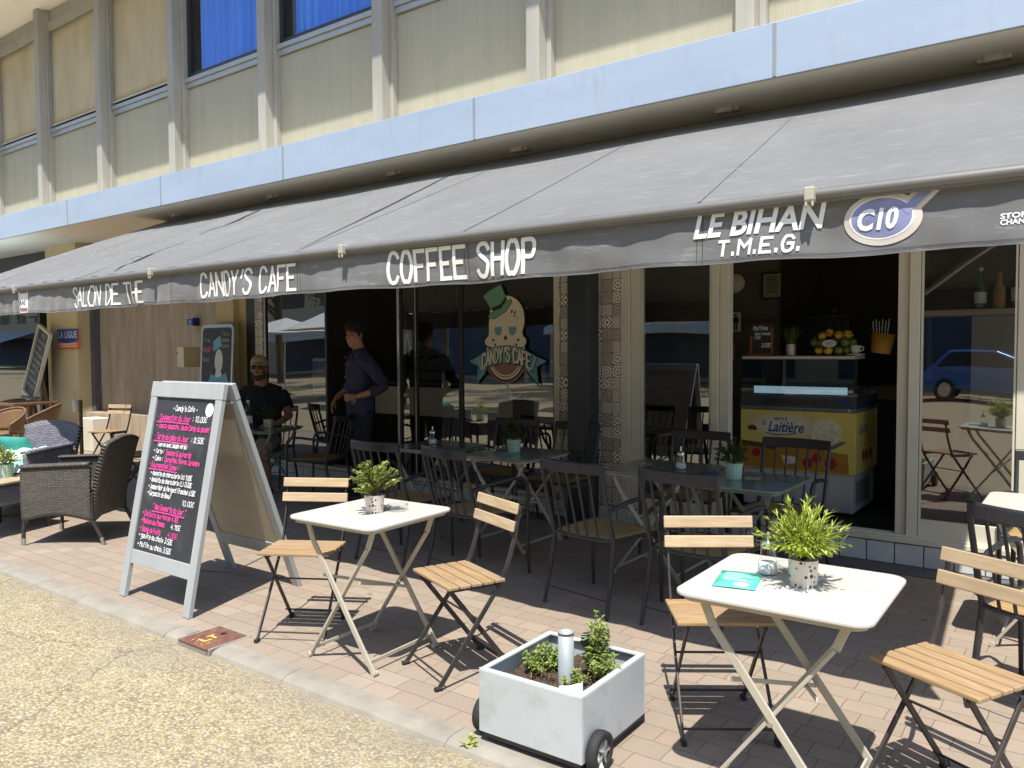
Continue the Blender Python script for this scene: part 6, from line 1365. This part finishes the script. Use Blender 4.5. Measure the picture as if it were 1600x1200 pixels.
def hand(mbb, wrist, d, palm_n, curl=0.5, spread=0.12, thumb=1.0, L=0.085):
    """palm plus five separate fingers; d = along the hand, palm_n = out of the palm"""
    d = Vector(d).normalized(); n = Vector(palm_n); n = (n-d*n.dot(d)).normalized(); s = d.cross(n).normalized()*thumb; w = Vector(wrist)
    mbb.tube([w-d*0.02, w+d*0.03, w+d*L*0.95], [0.024, 0.034, 0.036], 12, squash=0.5)
    for off in (-0.028, -0.010, 0.010, 0.027): mbb.tube([w+d*0.02+s*off*.7, w+d*L+s*off], [0.012, 0.0115], 8)
    for off, ln, k in ((0.028, 0.072, 1.0), (0.0095, 0.080, 1.0), (-0.0095, 0.074, 1.08), (-0.027, 0.058, 1.18)):
        p = w+d*L+s*off; pts = [p]; a = 0
        for q, f in ((0.45, 0.55), (0.31, 0.9), (0.24, 0.8)):
            a += curl*f*k; dd = d*math.cos(a)+n*math.sin(a)+s*(off*spread*18); p = p+dd.normalized()*ln*q; pts.append(p)
        mbb.tube(pts, [0.0095, 0.009, 0.008, 0.0065], 8); mbb.ell(pts[-1], (0.0064,)*3, 8, 6)
    p = w+d*0.022+s*0.026; t1 = p+(d*0.55+s*0.75+n*0.25).normalized()*0.04; t2 = t1+(d*0.85+s*0.25+n*0.45).normalized()*0.032; t3 = t2+(d*0.9+n*0.5).normalized()*0.024
    mbb.tube([p, t1, t2, t3], [0.014, 0.0115, 0.0105, 0.008], 8); mbb.ell(t3, (0.008,)*3, 8, 6)

PM = thing('person', 'standing man in a dark blue shirt and black trousers, hand on hip, looking left', 'person', (-6.02, 5.52, 0), 152)
skin = MB(); Cc, Rm = head(skin, (0.01, 0.045, 1.655), 40, 1.0, -8)
skin.tube([(0, -0.02, 1.40), (0.0, 0.0, 1.50), (0.008, 0.025, 1.60)], [0.072, 0.060, 0.056], 14)
# right forearm + hand on chair back, left forearm + hand on hip
skin.tube([(0.285, 0.06, 1.10), (0.268, 0.13, 1.05), (0.25, 0.185, 1.015)], [0.040, 0.032, 0.026], 12); hand(skin, (0.25, 0.19, 1.01), (-0.05, 0.40, -0.85), (-0.3, -0.6, -0.6), 0.45, 0.08, -1.0)
skin.tube([(-0.385, -0.10, 1.135), (-0.31, 0.0, 1.085), (-0.235, 0.085, 1.055)], [0.042, 0.034, 0.027], 12); hand(skin, (-0.235, 0.088, 1.053), (0.62, 0.70, -0.12), (0.65, -0.55, 0.1), 0.28, 0.16, 1.0)
for s in (-1, 1): skin.tube([(s*0.10, 0, 0.9), (s*0.10, 0.0, 0.5), (s*0.11, -0.01, 0.08)], [0.07, 0.05, 0.04], 10)
skin.tube([(0, 0, 0.9), (0, 0, 1.42)], [0.10, 0.08], 12)
to_mesh_object('body', skin, 'skin', PM, 0.006, 4)
sh = MB(); sh.tube([(0, 0.0, 0.86), (0, 0.0, 0.97), (0, 0.005, 1.10), (0, 0.0, 1.27), (0, -0.005, 1.40), (0, -0.01, 1.46)], [0.190, 0.195, 0.192, 0.200, 0.185, 0.12], 24, squash=0.66)
sh.ell((0, 0.035, 1.08), (0.15, 0.12, 0.16)); sh.tube([(-0.17, -0.01, 1.425), (0, -0.005, 1.47), (0.17, -0.01, 1.425)], [0.07, 0.075, 0.07], 14)
sh.tube([(0, -0.018, 1.45), (0.002, 0.0, 1.525)], [0.082, 0.068], 16)
sh.tube([(-0.17, -0.01, 1.42), (-0.245, -0.04, 1.36), (-0.345, -0.13, 1.20), (-0.39, -0.13, 1.15), (-0.375, -0.075, 1.12), (-0.335, -0.03, 1.10)], [0.075, 0.072, 0.060, 0.058, 0.054, 0.050], 14)
sh.tube([(0.17, -0.01, 1.42), (0.235, -0.01, 1.35), (0.285, -0.02, 1.20), (0.292, 0.02, 1.14), (0.282, 0.085, 1.085)], [0.075, 0.070, 0.060, 0.055, 0.048], 14)
for k in range(9):
    a = k*0.7; sh.tube([(0.15*math.cos(a), 0.12*math.sin(a), 0.90), (0.17*math.cos(a+.2), 0.125*math.sin(a+.2), 1.05+0.03*(k % 3))], [0.022, 0.014], 6)
SHO = to_mesh_object('shirt', sh, 'navy', PM, 0.009, 4, fold=(0.09, 0.035))
b = MB()
for k in range(8): b.ell((0.02, 0.134+0.02*math.sin(PI*min(1, k/5.0)), 0.97+0.066*k), (0.006, 0.004, 0.006), 8, 6)
b.build('shirt_button', 'letter_white', SHO)
b = MB(); b.tube([(-0.07, 0.02, 1.515), (-0.045, 0.075, 1.475), (0.0, 0.10, 1.44)], [0.014, 0.016, 0.006], 8); b.tube([(0.075, 0.02, 1.515), (0.05, 0.075, 1.475), (0.005, 0.10, 1.44)], [0.014, 0.016, 0.006], 8); b.build('collar', 'navy', SHO)
tr = MB(); tr.tube([(0, 0, 1.0), (0, -0.01, 0.86)], [0.16, 0.165], 18, squash=0.72)
for s in (-1, 1): tr.tube([(s*0.085, -0.005, 0.90), (s*0.10, 0.0, 0.70), (s*0.105, 0.01, 0.48), (s*0.11, -0.01, 0.25), (s*0.112, -0.01, 0.06)], [0.105, 0.092, 0.070, 0.062, 0.062], 14)
to_mesh_object('trousers', tr, 'trouser', PM, 0.01, 4, fold=(0.10, 0.03))
for s in (-1, 1): b = MB(); b.ell((s*0.112, 0.05, 0.035), (0.05, 0.135, 0.042)); b.build('shoe', 'black_plastic', PM)
hr = MB()
def HE(p, r): hr.ell(Cc+Rm @ Vector(p), r, 16, 10, Rm)
HE((0, -0.020, 0.062), (0.086, 0.100, 0.092)); HE((0, -0.052, 0.005), (0.079, 0.070, 0.085)); HE((0, 0.052, 0.105), (0.066, 0.046, 0.034)); HE((0, 0.0, 0.135), (0.06, 0.07, 0.028))
for s in (-1, 1): HE((s*0.074, 0.020, 0.030), (0.011, 0.024, 0.045))
for k in range(30): a = k*2.4; HE((0.06*math.cos(a), -0.01+0.07*math.sin(a), 0.118-0.02*(k % 3)), (0.022, 0.022, 0.02))
to_mesh_object('hair', hr, 'hair', PM, 0.006, 1, fold=(0.018, 0.022))
b = MB()
for s in (-1, 1): b.ell(Cc+Rm @ Vector((s*0.031, 0.080, 0.018)), (0.012, 0.007, 0.007), 10, 6, Rm)
b.build('eyes', 'ink', PM)
b = MB()
for s in (-1, 1): b.ell(Cc+Rm @ Vector((s*0.031, 0.089, 0.044)), (0.021, 0.008, 0.006), 10, 6, Rm)
b.build('eyebrows', 'hair', PM)

PS = thing('person', 'seated man in a beige cap, sunglasses and dark polo shirt at the table', 'person', (-7.42, 5.38, 0), 212)
skin = MB(); Cc, Rm = head(skin, (0, 0.09, 1.305), 10, 1.08, 6)
skin.tube([(0, -0.01, 1.05), (0, 0.03, 1.15), (0, 0.055, 1.25)], [0.09, 0.072, 0.066], 14); skin.tube([(0, 0, 0.55), (0, 0, 1.05)], [0.13, 0.12], 12)
skin.tube([(-0.265, 0.03, 0.93), (-0.33, 0.10, 0.80), (-0.30, 0.30, 0.745)], [0.052, 0.045, 0.036], 12); skin.tube([(-0.30, 0.30, 0.745), (-0.25, 0.40, 0.735)], [0.036, 0.028], 12); hand(skin, (-0.245, 0.405, 0.735), (0.45, 0.85, -0.05), (0.1, 0, -1), 0.5, 0.1, 1.0)
skin.tube([(0.265, 0.03, 0.93), (0.37, 0.05, 0.80), (0.42, 0.24, 0.74), (0.42, 0.36, 0.69)], [0.052, 0.047, 0.040, 0.029], 12); hand(skin, (0.42, 0.365, 0.688), (0.0, 0.55, -0.8), (-0.9, -0.2, -0.2), 0.4, 0.1, 1.0)
for s in (-1, 1): skin.tube([(s*0.11, 0.05, 0.52), (s*0.16, 0.40, 0.50), (s*0.17, 0.44, 0.44), (s*0.17, 0.38, 0.25), (s*0.17, 0.34, 0.08)], [0.09, 0.075, 0.066, 0.060, 0.042], 12); skin.ell((s*0.17, 0.39, 0.04), (0.05, 0.12, 0.04))
to_mesh_object('body', skin, 'skin_dark', PS, 0.007, 4)
sh = MB(); sh.tube([(0, 0.02, 0.50), (0, 0.03, 0.68), (0, 0.02, 0.86), (0, 0.0, 1.0), (0, 0.0, 1.10)], [0.20, 0.215, 0.215, 0.20, 0.12], 22, squash=0.72); sh.ell((0, 0.08, 0.68), (0.17, 0.14, 0.15)); sh.tube([(-0.19, 0.0, 1.04), (0, 0.0, 1.10), (0.19, 0.0, 1.04)], [0.08, 0.08, 0.08], 14)
for s in (-1, 1): sh.tube([(s*0.19, 0.0, 1.03), (s*0.245, 0.01, 0.97), (s*0.295, 0.045, 0.875)], [0.085, 0.08, 0.072], 14)
sh.tube([(0, 0.0, 1.08), (0, 0.02, 1.15)], [0.095, 0.083], 14); to_mesh_object('polo_shirt', sh, 'navy_dark', PS, 0.009, 4, fold=(0.10, 0.03))
sh = MB(); sh.tube([(0, 0.0, 0.56), (0, 0.05, 0.50)], [0.19, 0.18], 16, squash=.75)
for s in (-1, 1): sh.tube([(s*0.10, 0.02, 0.53), (s*0.15, 0.30, 0.525), (s*0.165, 0.44, 0.50)], [0.115, 0.105, 0.095], 14)
to_mesh_object('shorts', sh, 'shorts', PS, 0.01, 4)
for s in (-1, 1): b = MB(); b.bx(s*0.17-0.05, s*0.17+0.05, 0.27, 0.51, 0, 0.025); b.build('sandal', 'brown', PS, 0.012)
k_ = 1.08
cpb = MB()
def CE(mbx, p, r): mbx.ell(Cc+Rm @ (Vector(p)*k_), tuple(q*k_ for q in r), 18, 10, Rm)
CE(cpb, (0, -0.012, 0.070), (0.086, 0.103, 0.078)); to_mesh_object('cap_crown', cpb, 'cap', PS, 0.006, 2)
b = MB(); b.grid(lambda u, v: Cc+Rm @ (Vector(((2*u-1)*0.074*(1-0.15*v), 0.06+0.025*(1-(2*u-1)**2)+v*0.065*(1-0.6*(2*u-1)**2), 0.060-0.018*v-0.022*(2*u-1)**2))*k_), 14, 6); b.build('cap_peak', 'cap', PS, solid=0.004)
b = MB()
for s in (-1, 1): CE(b, (s*0.034, 0.082, 0.014), (0.029, 0.014, 0.020))
b.bar(Cc+Rm @ Vector((-0.075, 0.02, 0.02)), Cc+Rm @ Vector((-0.06, 0.09, 0.02)), 0.004, 0.008); b.bar(Cc+Rm @ Vector((0.08, 0.02, 0.02)), Cc+Rm @ Vector((0.062, 0.09, 0.02)), 0.004, 0.008); b.bar(Cc+Rm @ Vector((-0.01, 0.105, 0.02)), Cc+Rm @ Vector((0.01, 0.105, 0.02)), 0.004, 0.006); b.build('sunglasses', 'lens', PS)
bd = MB()
for p, r in (((0, 0.055, -0.090), (0.052, 0.046, 0.034)), ((-0.052, 0.03, -0.06), (0.018, 0.04, 0.045)), ((0.052, 0.03, -0.06), (0.018, 0.04, 0.045)), ((0, 0.090, -0.042), (0.028, 0.01, 0.007))): CE(bd, p, r)
to_mesh_object('beard', bd, 'beard', PS, 0.006, 2)

# ------------------------------------------------------------------ across the street (seen only mirrored in the glass)
def tree(label, x, y, h, r, seed):
    t = thing('plane_tree', label, 'tree', (x, y, -0.03), group='trees across the street'); rk = random.Random(seed)
    b = MB(); b.tube([(0, 0, 0), (0.05, 0.02, h*.3), (0.0, 0.1, h*.6)], [0.20, 0.15, 0.09], 10)
    for k in range(7):
        a = k*0.9; z = h*(.35+.04*k); b.tube([(0.03, 0.02, z), (r*.4*math.cos(a), r*.4*math.sin(a), z+h*.13), (r*.75*math.cos(a), r*.75*math.sin(a), z+h*.22)], [0.07, 0.045, 0.015], 6)
    b.build('trunk', 'trunk', t); lf = MB(); cl = []
    for k in range(26):
        d = rv(rk); cl.append((Vector((d.x*r, d.y*r, h*.68+d.z*h*.30)), rk.uniform(.5, .95)))
    for c, q in cl:
        for m in range(170):
            d = rv(rk); p = c+d*q; add_leaf(lf, p, rv(rk), 0.17*rk.uniform(.6, 1.2), 0.12, bend=0.1)
    lf.build('crown', 'leaf_tree', t); return t
TLAB = 'leafy street tree across the plaza, mirrored in the shop glass'
for (x, y, h, r, s) in ((-19, -9.5, 8, 2.6, 1), (-13, -11, 9, 3.0, 2), (-6.5, -15, 8.5, 2.8, 3), (-1.5, -20, 9, 3.2, 4)): T0 = tree(TLAB, x, y, h, r, s)
for (x, y, rz) in ((-26, -12, 30), (-33, -13, 80), (-41, -14, 140), (-50, -14, 200), (-61, -15, 20), (-72, -13, 60), (-84, -15, 160), (-97, -14, 250), (-110, -16, 30), (4, -20, 100), (11, -17, 70), (-16, -14.5, 10), (-10, -16.5, 50)): dup(T0, (x, y, -0.03), rz, TLAB)
OB = thing('facing_building', 'long pale building with a dark awning across the plaza, mirrored in the glass', 'building', (-30, -23, -0.03)); b = MB(); b.bx(-190, 70, -6, 0, 0, 15); b.build('wall', 'plaza_wall', OB)
for k in range(32):
    for z in (4.5, 8, 11.5): b = MB(); b.bx(-68+4*k, -66+4*k, -0.02, 0.03, z, z+2); b.build('window', 'dark_frame', OB)
for k in range(10):
    x0 = -66+12.4*k
    b = MB(); b.bx(x0, x0+10.5, 0.01, 0.1, 0.2, 2.9); b.build('shop_window', 'navy_awning', OB)
    if k % 2 == 0: b = MB(); b.add([(x0, 3.4, 2.5), (x0+10.5, 3.4, 2.5), (x0+10.5, 0.02, 3.6), (x0, 0.02, 3.6)], [(0, 1, 2, 3)]); b.add([(x0, 3.4, 2.2), (x0+10.5, 3.4, 2.2), (x0+10.5, 3.4, 2.5), (x0, 3.4, 2.5)], [(0, 1, 2, 3)]); b.build('awning', 'sky_awning', OB, solid=0.02)
def parasol(x, y, label):
    t = thing('parasol', label, 'parasol', (x, y, -0.03), group='pale parasols across the street'); b = MB(); n = 8
    vs = [(0, 0, 2.75)]+[(1.5*math.cos(2*PI*k/n), 1.5*math.sin(2*PI*k/n), 2.2) for k in range(n)]; b.add(vs, [(0, 1+k, 1+(k+1) % n) for k in range(n)]); b.build('canopy', 'parasol', t, solid=0.01); b = MB(); b.tube([(0, 0, 0), (0, 0, 2.74)], 0.025, 8); b.build('pole', 'white_paint', t); b = MB(); b.lathe([(0.28, 0), (0.28, 0.06), (0.04, 0.09)], n=20); b.build('base', 'concrete', t)
for x, y in ((-19.5, -4.6), (-15.6, -3.6), (-12.4, -4.6), (-9.6, -6.0), (-23.5, -6.0)): parasol(x, y, 'pale parasol across the plaza, mirrored in the shop glass')
car = thing('parked_car', 'blue hatchback parked across the street, mirrored in the right shop window', 'car', (-2.2, -13.5, -0.03)); prof = [(-2.1, 0.35), (-2.08, 0.75), (-1.85, 0.95), (-1.2, 1.42), (0.2, 1.46), (1.0, 1.05), (1.95, 0.88), (2.12, 0.6), (2.1, 0.3)]
b = MB(); b.poly(prof[::-1], (-0.85, 0.85), lambda x, y, z: (x, z*(0.82 if y > 1.2 else 1), y)); b.build('body', 'car_blue', car, 0.05, 3, fixn=True)
b = MB(); b.poly([(-1.6, 0.98), (-1.15, 1.36), (0.15, 1.40), (0.75, 1.03)][::-1], (-0.852, 0.852), lambda x, y, z: (x, z*(0.86 if y > 1.2 else 1.003), y)); b.build('side_windows', 'lens', car, fixn=True)
for x in (-1.3, 1.35):
    for s in (-1, 1): b = MB(); b.tube([(x, s*0.70, 0.32), (x, s*0.88, 0.32)], 0.32, 20); wq = b.build('wheel', 'rubber', car); b = MB(); b.tube([(x, s*0.87, 0.32), (x, s*0.89, 0.32)], 0.2, 16); b.build('rim', 'steel', wq)
for s in (-1, 1): b = MB(); b.ell((2.02, s*0.6, 0.72), (0.1, 0.16, 0.09)); b.build('headlight', 'letter_white', car)
